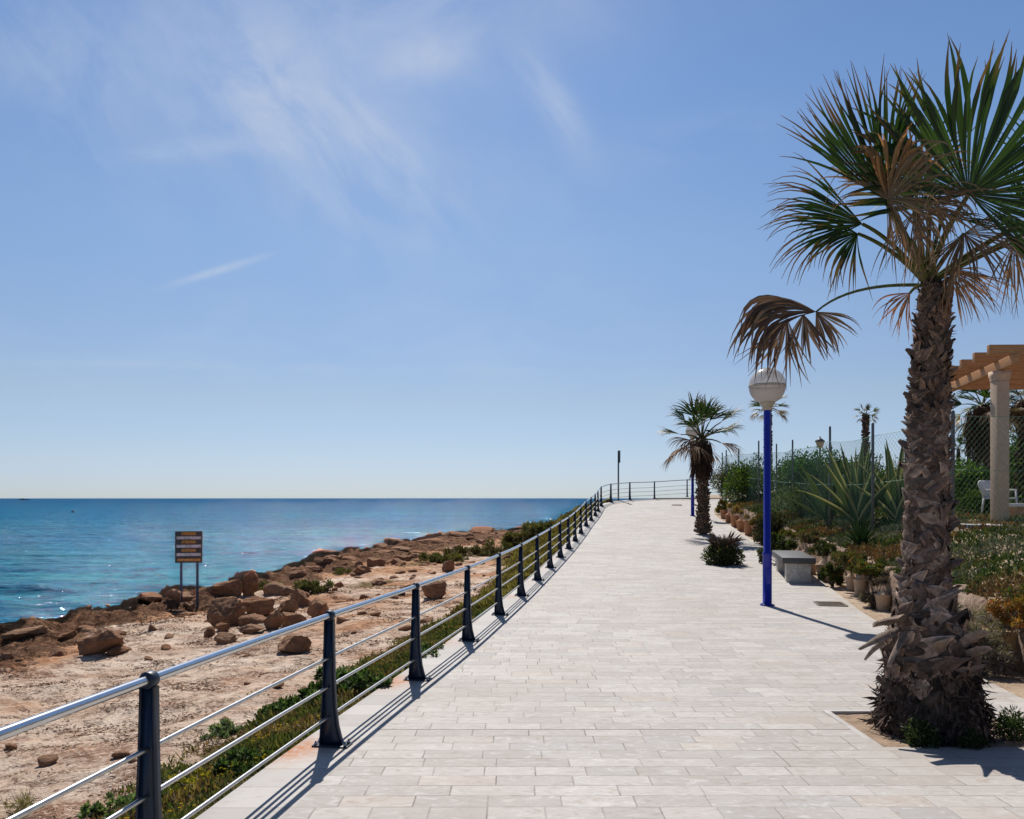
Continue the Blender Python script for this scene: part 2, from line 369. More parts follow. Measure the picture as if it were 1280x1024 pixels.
def m_beach():
    """col.r rockiness, col.g plants and debris, col.b wet dark reef"""
    m, nt, p = mat('beach'); k = NT(nt); P = k.pos(); a = k._sep(k.col())
    n1 = k.noise(1.3, 8, .65, P); n2 = k.noise(7, 7, .65, P, .5); n3 = k.noise(32, 6, .7, P); n4 = k.noise(.45, 5, .6, P)
    sand = k.mix(k.rng(n1, .35, .65), (.66, .475, .345), (.84, .685, .55)); sand = k.mix(k.math('MULTIPLY', k.rng(n3, .5, .75), .6), sand, (.38, .20, .11))
    red = k.mix(k.rng(n2, .35, .65), (.48, .235, .12), (.68, .41, .25))
    c = k.mix(k.rng(k.math('ADD', k.math('ADD', n4, k.rng(k._sep(P)[1], 11, 20, 0, .13)), k.math('MULTIPLY', a[0], .35)), .58, .72), sand, red)
    rock = k.mix(k.rng(n2, .35, .62), (.085, .04, .025), (.40, .21, .12)); rock = k.mix(k.rng(n3, .5, .66), rock, (.66, .42, .26)); rock = k.mix(k.rng(k.noise(3.1, 8, .72, P, 1.2), .52, .6), rock, (.05, .025, .018))
    rf = k.rng(k.math('ADD', a[0], k.math('MULTIPLY', k.math('SUBTRACT', n2, .5), .9)), .42, .6)
    c = k.mix(rf, c, rock)
    # scattered dry seaweed and debris
    deb = k.noise(3.2, 8, .72, k.vscale(P, (1.0, 1.6, 1)), .8); dm = k.rng(deb, .50, .58); dm = k.math('MULTIPLY', dm, k.rng(n3, .40, .52))
    c = k.mix(k.math('MULTIPLY', dm, .85), c, (.13, .065, .038))
    pm = k.math('MULTIPLY', k.rng(k.noise(.75, 6, .65, P), .48, .60), k.rng(k.noise(19, 6, .72, P), .42, .54)); c = k.mix(k.math('MULTIPLY', pm, .75), c, (.27, .125, .07))
    veg = k.mix(n2, (.20, .13, .06), (.10, .085, .03)); vf = k.rng(k.math('ADD', a[1], k.math('MULTIPLY', k.math('SUBTRACT', n2, .5), .8)), .4, .6); c = k.mix(vf, c, veg)
    c = k.mix(k.rng(k.math('ADD', a[2], k.math('MULTIPLY', k.math('SUBTRACT', n2, .5), .9)), .22, .46), c, (.028, .017, .011))
    k.link(c, p.inputs['Base Color']); p.inputs['Roughness'].default_value = .95; p.inputs['Specular IOR Level'].default_value = .06
    fp = k.node('ShaderNodeTexVoronoi', feature='SMOOTH_F1'); fp.inputs['Scale'].default_value = 4.2; k.link(P, fp.inputs['Vector'])
    h = k.math('ADD', k.math('MULTIPLY', n2, 1.2), k.math('MULTIPLY', n3, .8)); h = k.math('ADD', h, k.math('MULTIPLY', fp.outputs['Distance'], 1.6)); cr_n = k.noise(2.6, 9, .78, P, .9); h = k.math('ADD', h, k.math('MULTIPLY', k.math('MULTIPLY', rf, cr_n), 7.0))
    k.link(k.bump(h, 1.0, .045), p.inputs['Normal']); return m
BEACH = m_beach()
def m_garden():
    m, nt, p = mat('garden_earth'); k = NT(nt); P = k.pos(); n1 = k.noise(2, 6, .6, P); n2 = k.noise(11, 6, .65, P)
    c = k.mix(k.rng(n1, .35, .65), (.36, .25, .165), (.50, .38, .27)); c = k.mix(k.rng(n2, .5, .68), c, (.15, .105, .06))
    k.link(c, p.inputs['Base Color']); p.inputs['Roughness'].default_value = .95; k.link(k.bump(n2, 1, .03), p.inputs['Normal']); return m
GARDEN = m_garden()
def m_rock():
    m, nt, p = mat('red_rock'); k = NT(nt); P = k.pos(); n1 = k.noise(2.6, 8, .65, P, .6); n2 = k.noise(11, 8, .72, P); n3 = k.noise(34, 5, .7, P)
    inf = k.node('ShaderNodeObjectInfo').outputs['Random']
    c = k.mix(k.rng(n1, .3, .7), (.20, .075, .032), (.50, .24, .115)); c = k.mix(k.rng(n2, .52, .74), c, (.62, .37, .20)); c = k.mix(k.rng(n3, .56, .7), c, (.11, .055, .035))
    c = k.mix(k.math('MULTIPLY', inf, .45), c, k.mix(n1, (.32, .20, .12), (.52, .36, .25)))
    k.link(c, p.inputs['Base Color']); p.inputs['Roughness'].default_value = .9; p.inputs['Specular IOR Level'].default_value = .25
    h = k.math('ADD', n2, k.math('MULTIPLY', n3, .5)); k.link(k.bump(h, 1, .09), p.inputs['Normal']); return m
ROCK = m_rock()
def m_wall():
    m, nt, p = mat('planter_stone'); k = NT(nt); P = k.pos(); n1 = k.noise(3, 7, .65, P, .4); n2 = k.noise(16, 6, .7, P)
    c = k.mix(k.rng(n1, .35, .65), (.27, .165, .11), (.52, .37, .26)); c = k.mix(k.rng(n2, .5, .7), c, (.24, .15, .10))
    k.link(c, p.inputs['Base Color']); p.inputs['Roughness'].default_value = .95
    k.link(k.bump(k.math('ADD', n1, n2), 1, .06), p.inputs['Normal']); return m
WALLSTONE = m_wall()
def m_sea():
    m, nt, p = mat('sea_water'); k = NT(nt); P = k.pos(); s = k._sep(P)
    dist = s[1]
    band = k.noise(.02, 5, .6, k.vscale(P, (.35, 1.6, 1)), .5); b2 = k.noise(.09, 5, .6, k.vscale(P, (.4, 1.6, 1)), .5)
    deep = k.mix(k.rng(dist, 90, 600), (.004, .135, .27), (.002, .070, .20))
    shal = k.mix(k.rng(dist, 20, 110), (.020, .235, .275), (.006, .165, .265))
    c = k.mix(k.rng(k.math('ADD', band, k.math('MULTIPLY', k.rng(dist, 30, 220), .25)), .42, .66), shal, deep)
    c = k.mix(k.math('MULTIPLY', k.rng(b2, .48, .62), .6), c, (.002, .075, .20))
    chop = k.noise(.9, 5, .65, k.vscale(P, (.35, 1.3, 1)), .6); c = k.mix(k.math('MULTIPLY', k.rng(chop, .47, .56), .6), c, (.002, .065, .14)); c = k.mix(k.math('MULTIPLY', k.rng(k.noise(2.4, 5, .65, k.vscale(P, (.3, 1.4, 1)), .5), .52, .62), .4), c, (.05, .29, .36))  # light and dark of the ripples painted into the water colour
    fo_ = k._sep(k.col())[0]; c = k.mix(k.math('MULTIPLY', k.math('MULTIPLY', fo_, k.rng(k.noise(3.0, 7, .75, k.vscale(P, (.7, 1.4, 1)), .8), .52, .62)), .85), c, (.75, .80, .80))
    w1 = k.noise(1.1, 6, .62, k.vscale(P, (.45, 1.1, 1)), .4); w2 = k.noise(5.5, 5, .6, k.vscale(P, (.5, 1.0, 1)), .6); w3 = k.noise(.25, 5, .6, k.vscale(P, (.30, 1.1, 1)), .3)
    h = k.math('ADD', k.math('MULTIPLY', w1, .30), k.math('MULTIPLY', w2, .085)); h = k.math('ADD', h, k.math('MULTIPLY', w3, k.rng(dist, 30, 200, 1.2, .8))); nr = k.bump(h, 1.0, 1.0)
    # water body (light scattered back out of the sea) under a rough glossy surface
    d = k.node('ShaderNodeBsdfDiffuse'); k.link(c, d.inputs['Color']); g = k.node('ShaderNodeBsdfGlossy'); k.link(k.rng(dist, 25, 400, .04, .10), g.inputs['Roughness']); k.link(nr, g.inputs['Normal']); k.link(nr, d.inputs['Normal'])
    fr = k.node('ShaderNodeFresnel'); fr.inputs['IOR'].default_value = 1.33; k.link(nr, fr.inputs['Normal'])
    f = k.math('MULTIPLY', fr.outputs[0], k.rng(dist, 20, 130, .32, .085))
    ms = k.node('ShaderNodeMixShader'); k.link(f, ms.inputs[0]); k.link(d.outputs[0], ms.inputs[1]); k.link(g.outputs[0], ms.inputs[2]); k.link(ms.outputs[0], nt.nodes['Material Output'].inputs['Surface']); return m
SEA = m_sea()

# ------------------------------------------------------------------ the lie of the land (camera eye at the origin, metres)
POSTS = [(-2.03, -.91, -1.60), (-1.76, 1.21, -1.61), (-1.51, 3.33, -1.64), (-1.243, 5.45, -1.684), (-.91, 7.57, -1.718), (-.54, 9.69, -1.728), (-.195, 11.81, -1.724), (.153, 13.93, -1.70),
         (.505, 16.05, -1.645), (.86, 18.17, -1.58), (1.22, 20.29, -1.50), (1.58, 22.41, -1.42), (1.93, 24.53, -1.317), (2.29, 26.65, -1.18),
         (2.66, 28.77, -1.0), (3.05, 30.9, -.865), (3.43, 33.0, -.726), (3.77, 35.1, -.58), (4.15, 37.25, -.365), (4.84, 39.15, -.2),
         (5.95, 40.4, -.10), (7.3, 41.0, -.045), (9.02, 41.2, .06), (10.8, 41.3, .10), (12.6, 41.4, .12)]
_py = np.array([p[1] for p in POSTS[:19]]); _px = np.array([p[0] for p in POSTS[:19]]); _pz = np.array([p[2] for p in POSTS[:19]])
_ty = np.arange(-12, 100, .1)
def _sm(t, s=5):
    kx = np.exp(-.5*(np.arange(-3*s, 3*s+1)/s)**2); kx /= kx.sum(); return np.convolve(np.pad(t, 3*s, 'edge'), kx, 'valid')
_zt = _sm(np.interp(_ty, np.concatenate([[-12], _py, [39.2, 40.6, 41.2, 44, 100]]), np.concatenate([[-1.60], _pz, [-.2, -.08, .0, .05, .05]])), 5)
_xt = _sm(np.interp(_ty, np.concatenate([[-12], _py, [39.15, 41.5, 100]]), np.concatenate([[-3.4], _px, [4.84, 6.0, 8]])), 3)
_xr = _sm(np.interp(_ty, [-12, 4, 7.3, 12.1, 13.9, 16.5, 19.8, 25, 33, 36, 38, 41, 100], [1.6, 4.2, 4.75, 5.6, 6.05, 6.6, 7.15, 7.8, 8.7, 9.4, 10.2, 14, 14]), 6)
def zp(Y): return np.interp(Y, _ty, _zt)
def xl(Y): return np.interp(Y, _ty, _xt)
def xr(Y): return np.interp(Y, _ty, _xr)
_sy = np.arange(-12, 120, .25); _sx = np.interp(_sy, [-12, -6, 5, 17.2, 20, 25.7, 37, 50, 56, 66, 75, 85, 120], [-14, -13.5, -12.0, -10.9, -10.4, -10.0, -9.2, -6, -2.4, 4, 12, 25, 70])
def xs(Y): return np.interp(Y, _sy, _sx) + .5*perlin(np.asarray(Y)*.35, 3.3) + .25*perlin(np.asarray(Y)*1.1, 8.3)
def beach_z(X, Y, fine=True):
    X = np.asarray(X, float); Y = np.asarray(Y, float)
    e = xl(Y)-.24; d = np.maximum(np.where(Y < 41.5, e-X, -1e3), np.where(X > 5.5, Y-41.5, np.where(Y > 41.5, np.hypot(np.maximum(5.5-X, 0), Y-41.5), -1e3)))
    ze = zp(np.minimum(Y, 41.0)) - .35*smooth((Y-41.2)/1.2)
    slope = np.interp(Y, [40, 70], [1.0, .5])
    sdist = (X - xs(Y))*slope
    zb = -2.32 - .045*np.clip(d-2, 0, 9) + .35*smooth((Y-30)/28)
    zb = zb + .10*fbm(X*.5, Y*.5, 0, 3)*smooth((d-.5)/2)
    W = 1.8 + 2.4*np.clip(ze-zb-.75, 0, 3)
    t = smooth(d/W); z = zb + (ze-.07-zb)*(1-t)
    rk = smooth((4.6 + 1.2*perlin(X*.3, Y*.3, 5) - sdist)/2.6)      # rocky belt
    rk = np.maximum(rk, smooth((Y-22)/14)*.65*smooth((sdist*-1+8)/4))
    if fine:
        z = z + rk*(.20*ridged(X*.75, Y*.75, 1, 5) - .10 + .11*np.round(2*fbm(X*.6, Y*.6, 9, 3)) + .07*ridged(X*2.6, Y*2.6, 4, 3))*np.interp(Y, [0, 60], [1, 1.3])*smooth(d/1.5)
        z = z + smooth((3.0-sdist)/1.4)*smooth((sdist+.2)/.6)*(.13*ridged(X*3.1, Y*3.1, 6, 4)-.05)
        z = z + (1-rk)*.030*fbm(X*2.6, Y*2.6, 2, 4, .6)*smooth(d/.8)
    z = z - smooth((.9-sdist)/1.6)*1.3
    z = np.where(d < 0.02, ze-.09, z)
    z = np.where((d < .02) & (d > -900), ze-.09, z)
    reef = smooth((2.0+.7*perlin(X*.8, Y*.8, 2)-sdist)/.8)
    return z, d, sdist, rk, reef
def wall_h(Y): return .60*np.interp(Y, [-5, 30, 36, 40], [1, 1, .6, .15])
def garden_z(X, Y):
    w = np.asarray(X, float) - xr(Y)
    z = zp(Y) + np.where(w < .22, -.012, wall_h(Y)-.03 + .26*np.clip(w-.25, 0, 1.9) + .02*np.clip(w-2.1, 0, 40) + .05*fbm(np.asarray(X)*.8, np.asarray(Y)*.8, 3, 3))
    return np.minimum(z, .35) - .9*smooth((np.asarray(Y)-41.6)/2.5)*smooth((20-np.asarray(X, float))/4)
def at(px, py, Y): return np.array([(px-640)*Y/FPX, Y, -(py-623)*Y/FPX])
def on_beach(px, py):
    Y = np.arange(2.5, 80, .05); X = (px-640)*Y/FPX; z = -(py-623)*Y/FPX
    g = beach_z(X, Y, False)[0]; i = np.argmax(z <= g); return X[i], Y[i], g[i]
def on_path(px, py):
    Y = np.arange(2.5, 45, .02); z = -(py-623)*Y/FPX; i = np.argmax(z <= zp(Y)); return (px-640)*Y[i]/FPX, Y[i], float(zp(Y[i]))
def on_garden(px, py):
    Y = np.arange(4, 60, .03); X = (px-640)*Y/FPX; z = -(py-623)*Y/FPX; i = np.argmax((z <= garden_z(X, Y)) & (X > xr(Y))); return X[i], Y[i], float(garden_z(X[i], Y[i]))

def grid_faces(r, c):
    i = np.arange(r-1)[:, None]*c + np.arange(c-1)[None]; return np.stack([i, i+1, i+c+1, i+c], -1).reshape(-1, 4)

# ---- promenade
PIT = (2.50, 3.75, 5.40, 6.36)      # planting pit of the big palm, left open in the paving
ys = np.unique(np.concatenate([np.arange(-5, 37, .3), np.arange(37, 41.45, .1), [PIT[2], PIT[3]]]))
def left_edge(Y): return np.where(Y < 39, xl(Y)+.21, np.interp(Y, [39, 39.2, 40.5, 41.1, 41.3, 41.45], [float(xl(39))+.21, 4.98, 5.95, 7.4, 9.2, 13]))
V = []; us = np.linspace(0, 1, 15)
L = left_edge(ys); Rr = xr(ys)-.32 + np.where(ys > 40, 0, 0)
X = np.empty((len(ys), 17))
for i, y in enumerate(ys):
    l, r = L[i], max(Rr[i], L[i]+.2)
    a = np.linspace(l, PIT[0], 8) if l < PIT[0]-.3 and r > PIT[1]+.2 else None
    X[i] = np.concatenate([a, [PIT[0]+(PIT[1]-PIT[0])/2], np.linspace(PIT[1], r, 8)]) if a is not None else np.linspace(l, r, 17)
Y2 = np.repeat(ys[:, None], 17, 1); Z = zp(Y2)
F = grid_faces(len(ys), 17)
VV = np.stack([X, Y2, Z], -1).reshape(-1, 3); cen = VV[F].mean(1)
keep = ~((cen[:, 0] > PIT[0]) & (cen[:, 0] < PIT[1]) & (cen[:, 1] > PIT[2]) & (cen[:, 1] < PIT[3]))
mb = MB(); mb.add(VV, [F[keep]]); tag(mb.build('promenade_paving', PAVING), kind='structure')
# planting pit earth and its rim
mb = MB(); g = np.stack(np.meshgrid(np.linspace(PIT[0]+.02, PIT[1]-.02, 40), np.linspace(PIT[2]+.02, PIT[3]-.02, 32), indexing='xy'), -1).reshape(-1, 2)
gz = zp(g[:, 1])-.016+.015*fbm(g[:, 0]*5, g[:, 1]*5, 0, 4)
mb.add(np.column_stack([g, gz]), [grid_faces(32, 40)]); tag(mb.build('planting_pit_soil', SOIL, smoothf=True), kind='structure')
mb = MB(); zc = float(zp(5.9))
for (cx, cy, sx, sy) in ((PIT[0]-.0, 5.88, .05, 1.00), (PIT[1], 5.88, .05, 1.00), (3.125, PIT[2], 1.20, .05), (3.125, PIT[3], 1.20, .05)):
    box(mb, (cx, cy, zc-.045), (sx, sy, .10), (0, 0, 0), bev=.006)
tag(mb.build('planting_pit_edging', COPING), kind='structure')
# coping under the railing, with its outer face
ys = np.concatenate([np.arange(-5, 39.3, .15)]); cx = xl(ys)
tan = np.gradient(cx, ys); nx = 1/np.sqrt(1+tan**2)
rust = np.zeros(len(ys))
for (x, y, z), s in zip(POSTS, [0, 0, 0, 1, 1, .3, 0, .5] + [.25]*30):
    rust = np.maximum(rust, s*np.exp(-((ys-y+.10)/.26)**2)*1.3)
rows = []; cols = []
for i, y in enumerate(ys):
    z = float(zp(y)); rows.append([[cx[i]-.24, y, z-.35], [cx[i]-.24, y, z-.008], [cx[i]-.232, y, z], [cx[i]-.13, y, z], [cx[i]+.02, y, z], [cx[i]+.21, y, z]])
    cols.append([[rust[i], 0, 0], [rust[i], 0, 0], [rust[i], 0, 0], [rust[i], 0, 0], [rust[i]*.3, 0, 0], [0, 0, 0]])
mb = MB(); mb.add(np.array(rows).reshape(-1, 3), [grid_faces(len(ys), 6)], np.array(cols, float).reshape(-1, 3)); tag(mb.build('promenade_kerb', COPING), kind='structure')
# far end coping along the bend
far = POSTS[18:]; fp = np.array(far); fs = np.linspace(0, len(fp)-1, 60); fx = np.interp(fs, range(len(fp)), fp[:, 0]); fy = np.interp(fs, range(len(fp)), fp[:, 1])
t = unit(np.stack([np.gradient(fx), np.gradient(fy)], 1)); n2 = np.stack([t[:, 1], -t[:, 0]], 1); rows = []
for i in range(60):
    z = float(zp(fy[i]))+.006
    for off, dz in ((-.22, -.35), (-.22, -.006), (-.21, 0), (.22, 0), (.23, -.01)):
        rows.append([fx[i]+n2[i, 0]*off, fy[i]+n2[i, 1]*off, z+dz])
mb = MB(); mb.add(rows, [grid_faces(60, 5)], (0, 0, 0)); tag(mb.build('promenade_end_kerb', COPING), kind='structure')

# ---- beach
ys = np.concatenate([np.arange(-6, 2, .25), np.arange(2, 16, .085), np.arange(16, 40, .15), np.arange(40, 96, .35)])
u = np.linspace(0, 1, 270)
xright = np.where(ys < 41, xl(ys)-.2, np.interp(ys, [41, 43.5, 96], [float(xl(41))-.2, 13, 14])); xleft = xs(ys)-3.0
xleft = np.minimum(xleft, xright-2)
X = xright[:, None] - (u[None]**1.15)*(xright-xleft)[:, None]; Y2 = np.repeat(ys[:, None], len(u), 1)
z, d, sdist, rk, reef = beach_z(X, Y2)
patch = fbm(X*.35, Y2*.35, 7, 3)
veg = smooth((1.7+.5*perlin(X*1.2, Y2*1.2, 4)-d)/.6)*.9*(Y2 < 13) + (Y2 >= 13)*smooth((np.interp(Y2, [13, 20, 26, 36], [1.1, 1.6, 2.8, 6]) + .8*perlin(X*.6, Y2*.6, 4)-d)/1.2)*.85
veg = np.maximum(veg, smooth((patch-.22)*8)*smooth((Y2-16)/8)*.6*smooth((sdist-4)/2))
VEG_FN = None
mb = MB(); mb.add(np.stack([X, Y2, z], -1).reshape(-1, 3), [grid_faces(len(ys), len(u))[:, ::-1]], np.stack([rk, veg, reef], -1).reshape(-1, 3))
tag(mb.build('beach_ground', BEACH, smoothf=True), kind='structure')

# ---- garden ground
ys = np.concatenate([np.arange(-6, 30, .3), np.arange(30, 80, .8)]); w = np.concatenate([[-.34, 0, .20, .24], np.arange(.35, 8, .28), np.array([9, 11, 14, 18, 24, 32, 45, 70, 110])])
X = xr(ys)[:, None] + w[None]; Y2 = np.repeat(ys[:, None], len(w), 1); z = garden_z(X, Y2)
z = z + .012*fbm(X*5, Y2*5, 0, 3)
z[:, 0] = zp(ys)-.02; z[:, 1] = zp(ys)-.012
mb = MB(); mb.add(np.stack([X, Y2, z], -1).reshape(-1, 3), [grid_faces(len(ys), len(w))]); tag(mb.build('garden_ground', GARDEN, smoothf=True), kind='structure')

# ---- sea: real waves near, flat to the horizon
SEA_Z = -3.22
rr = np.concatenate([np.geomspace(9, 420, 520), np.geomspace(450, 40000, 26)])
az = np.concatenate([np.linspace(-180, -52, 12), np.linspace(-50, 14, 430), np.linspace(20, 179.9, 14)])*np.pi/180
RR, AZ = np.meshgrid(rr, az, indexing='ij'); X = RR*np.sin(AZ); Y2 = RR*np.cos(AZ)
fade = np.clip((420-RR)/300, 0, 1)*np.where((AZ > R(-51)) & (AZ < R(15)), 1, 0)
wv_ = .11*fbm(X*.13, Y2*.42, 0, 3) + .075*(ridged(X*.34+.3*Y2*.2, Y2*.95, 3, 3)-.5) + .022*fbm(X*1.2, Y2*2.4, 5, 2)
swell = .26*np.exp(-((Y2-27.8-.06*(X+19)-.3*perlin(X*.2, 0))/.55)**2)*smooth((X+26)/3)*smooth((-14-X)/3)
mb = MB(); mb.add(np.stack([X, Y2, SEA_Z+wv_*fade+swell], -1).reshape(-1, 3), [grid_faces(len(rr), len(az))[:, ::-1]], np.repeat((smooth(1-np.abs((xs(Y2)-.1-X)*np.interp(Y2, [40, 70], [1, .5])-.5)/1.3)*(Y2 > 2)*(Y2 < 90)).reshape(-1, 1), 3, 1))
tag(mb.build('sea', SEA, smoothf=True), kind='structure')
#PART2

# ================================================================== THINGS
rng = np.random.RandomState(11)
# ------------------------------------------------------------------ railing
H = .9
prof = [(.72*a_, b_) for a_, b_ in [(-.085, .012), (-.078, .10), (-.062, .30), (-.046, .60), (-.036, .858), (.036, .858), (.041, .60), (.048, .40), (.058, .26), (.078, .14), (.108, .055), (.135, .012)]]
def post_mesh():
    mb = MB(); n = len(prof)
    for th, k in ((.011, 1.0),):           # web
        v = [(x, -th, z) for x, z in prof] + [(x, th, z) for x, z in prof]
        mb.add(v, [list(range(n))[::-1], list(range(n, 2*n))] + [[i, (i+1) % n, n+(i+1) % n, n+i] for i in range(n)])
    for idx in ([0, 1, 2, 3, 4], [11, 10, 9, 8, 7, 6, 5]):   # the two flanges of the post
        pts = [prof[i] for i in idx]; s = -1 if idx[0] == 0 else 1; v = []; t = .006
        for x, z in pts: v += [(x, -.021, z), (x, .021, z), (x+s*t, .021, z), (x+s*t, -.021, z)]
        f = []
        for i in range(len(pts)-1):
            for a in range(4): f.append([4*i+a, 4*i+(a+1) % 4, 4*i+4+(a+1) % 4, 4*i+4+a])
        f += [[0, 1, 2, 3], [4*len(pts)-4+a for a in (3, 2, 1, 0)]]; mb.add(v, f)
    return mb
rail = thing('seaside_railing', (POSTS[3][0], POSTS[3][1], POSTS[3][2]), 'long railing of dark blue posts and steel tubes along the sea side of the promenade', 'railing')
off = Vector(rail.location)
pm = post_mesh(); p0 = pm.build('post', NAVY, rail)
mb = MB(); box(mb, (.02, 0, .007), (.25, .12, .013), bev=.003); pl0 = mb.build('base_plate', NAVY, p0)
bolts0 = []
for bx, by in ((.122, .035), (.122, -.035), (-.085, .035), (-.085, -.035)):
    if not bolts0: mb = MB(); lathe(mb, [(.0, .0135), (.012, .0135), (.012, .026), (.006, .028), (.006, .040), (0, .041)], (0, 0, 0), 6, close=False); q_ = mb.build('bolt', STEEL_OLD, p0)
    else: q_ = bolts0[0].copy(); C.objects.link(q_); q_.parent = p0
    q_.location = (bx, by, 0); bolts0.append(q_)
th = np.linspace(0, 2*np.pi, 17)[:-1]; mb = MB()
ring = [(.0205, -.026), (.033, -.026), (.036, -.019), (.036, .019), (.033, .026), (.0205, .026)]
lathe(mb, ring + [ring[0]], (0, 0, 0), 20, close=False)
v = np.concatenate(mb.v); mb.v = [np.stack([v[:, 0], v[:, 2], v[:, 1]+.885], 1)]
co0 = mb.build('collar', NAVY, p0)
tops = []; P3 = np.array(POSTS); seg = np.gradient(P3[:, :2], axis=0)
first = True
for i, (x, y, z) in enumerate(POSTS):
    a = math.atan2(seg[i, 1], seg[i, 0]) - math.pi/2
    if first: o = p0; first = False
    else:
        o = p0.copy(); C.objects.link(o); o.parent = rail
        for ch in [pl0, co0] + bolts0: c = ch.copy(); C.objects.link(c); c.parent = o
    o.location = Vector((x, y, z)) - off; o.rotation_euler = (0, 0, a)
idx = np.arange(len(P3)); fi = np.linspace(0, len(P3)-1, (len(P3)-1)*6+1)
def cr(vals):   # smooth curve through the posts
    out = []
    for t in fi:
        i = min(int(t), len(vals)-2); u = t-i; a, b = vals[i], vals[i+1]; p = vals[max(i-1, 0)]; q = vals[min(i+2, len(vals)-1)]
        m0 = (b-p)/2; m1 = (q-a)/2; out.append((2*u**3-3*u*u+1)*a + (u**3-2*u*u+u)*m0 + (-2*u**3+3*u*u)*b + (u**3-u*u)*m1)
    return np.array(out)
cv = np.stack([cr(P3[:, k]) for k in range(3)], 1) - np.array(off)
mb = MB(); tube(mb, cv + [0, 0, .885], .0205, 14); mb.build('handrail', STEEL, rail, True)
for hz in (.60, .405, .20):
    mb = MB(); tube(mb, cv + [0, 0, hz], .0110, 10); mb.build('lower_rail', STEEL_OLD, rail, True)

# ------------------------------------------------------------------ street lamps
def lamp(loc, label):
    t = thing('street_lamp', loc, label, 'street lamp', 'blue promenade lamps')
    mb = MB(); lathe(mb, [(.0, 0), (.115, 0), (.115, .015), (.071, .02), (.071, .80), (.076, .81), (.076, .845), (.056, .86), (.056, 3.14), (.045, 3.16), (0, 3.16)], n=24); mb.build('pole', BLUE, t, True)
    for k in range(4): mb = MB(); a = k*math.pi/2+.78; lathe(mb, [(0, .015), (.013, .015), (.013, .03), (0, .032)], (.097*math.cos(a), .097*math.sin(a), 0), 6, close=False); mb.build('bolt', STEEL_OLD, t)
    mb = MB(); box(mb, (0, -.0705, .48), (.068, .008, .26), bev=.003); mb.build('access_door', BLUE, t)
    mb = MB(); lathe(mb, [(.055, 3.12), (.075, 3.13), (.08, 3.18), (.11, 3.215), (.125, 3.24), (.12, 3.262), (0, 3.27)], n=24, close=False); mb.build('lamp_holder', HOLDER, t, True)
    zc = 3.505; r = .285
    g = thing('globe', (0, 0, 0), None, None); g.parent = t
    a = np.linspace(-1.15, 0, 14); mb = MB(); lathe(mb, [(r*math.cos(q), zc+r*math.sin(q)) for q in a], n=32, close=False); mb.build('lower_bowl', GLOBE_LOW, g, True)
    a = np.linspace(.0, 1.5707, 14); mb = MB(); lathe(mb, [(r*math.cos(q), zc+.012+r*math.sin(q)) for q in a], n=32, close=False); mb.build('upper_bowl', GLOBE_UP, g, True)
    mb = MB(); lathe(mb, [(r-.006, zc-.012), (r+.006, zc-.010), (r+.006, zc+.020), (r-.006, zc+.022)], n=32, close=False); mb.build('seam_band', HOLDER, g, True)
    return t
def m_globe(name, c, tr, rough):
    m, nt, p = mat(name); k = NT(nt); n = k.noise(3, 5, .6, k.vscale(k.obj(), (1, 1, .35)), .5)
    cc = k.mix(k.rng(n, .35, .7), c, tuple(q*.72 for q in c)); k.link(cc, p.inputs['Base Color']); p.inputs['Roughness'].default_value = rough
    t = k.node('ShaderNodeBsdfTranslucent'); k.link(cc, t.inputs[0]); g = k.node('ShaderNodeBsdfTransparent'); g.inputs[0].default_value = (.93, .93, .93, 1)
    a = k.node('ShaderNodeMixShader'); a.inputs[0].default_value = .5; k.link(p.outputs[0], a.inputs[1]); k.link(t.outputs[0], a.inputs[2])
    b = k.node('ShaderNodeMixShader'); b.inputs[0].default_value = tr; k.link(a.outputs[0], b.inputs[1]); k.link(g.outputs[0], b.inputs[2])
    k.link(b.outputs[0], nt.nodes['Material Output'].inputs['Surface']); return m
GLOBE_LOW = m_globe('lamp_bowl', (.52, .46, .42), .12, .3); GLOBE_UP = m_globe('lamp_dome', (.78, .76, .74), .16, .22); HOLDER = simple('lamp_holder', (.42, .36, .27), .6, 0, .15, 12)
lp = on_path(959, 757); lamp(lp, 'blue lamp post with a dusty white globe behind the drooping dead palm frond')
lp2 = (7.45, 33.0, float(zp(33.0))); lamp(lp2, 'far blue lamp post whose globe shows through the smaller palm by the path')

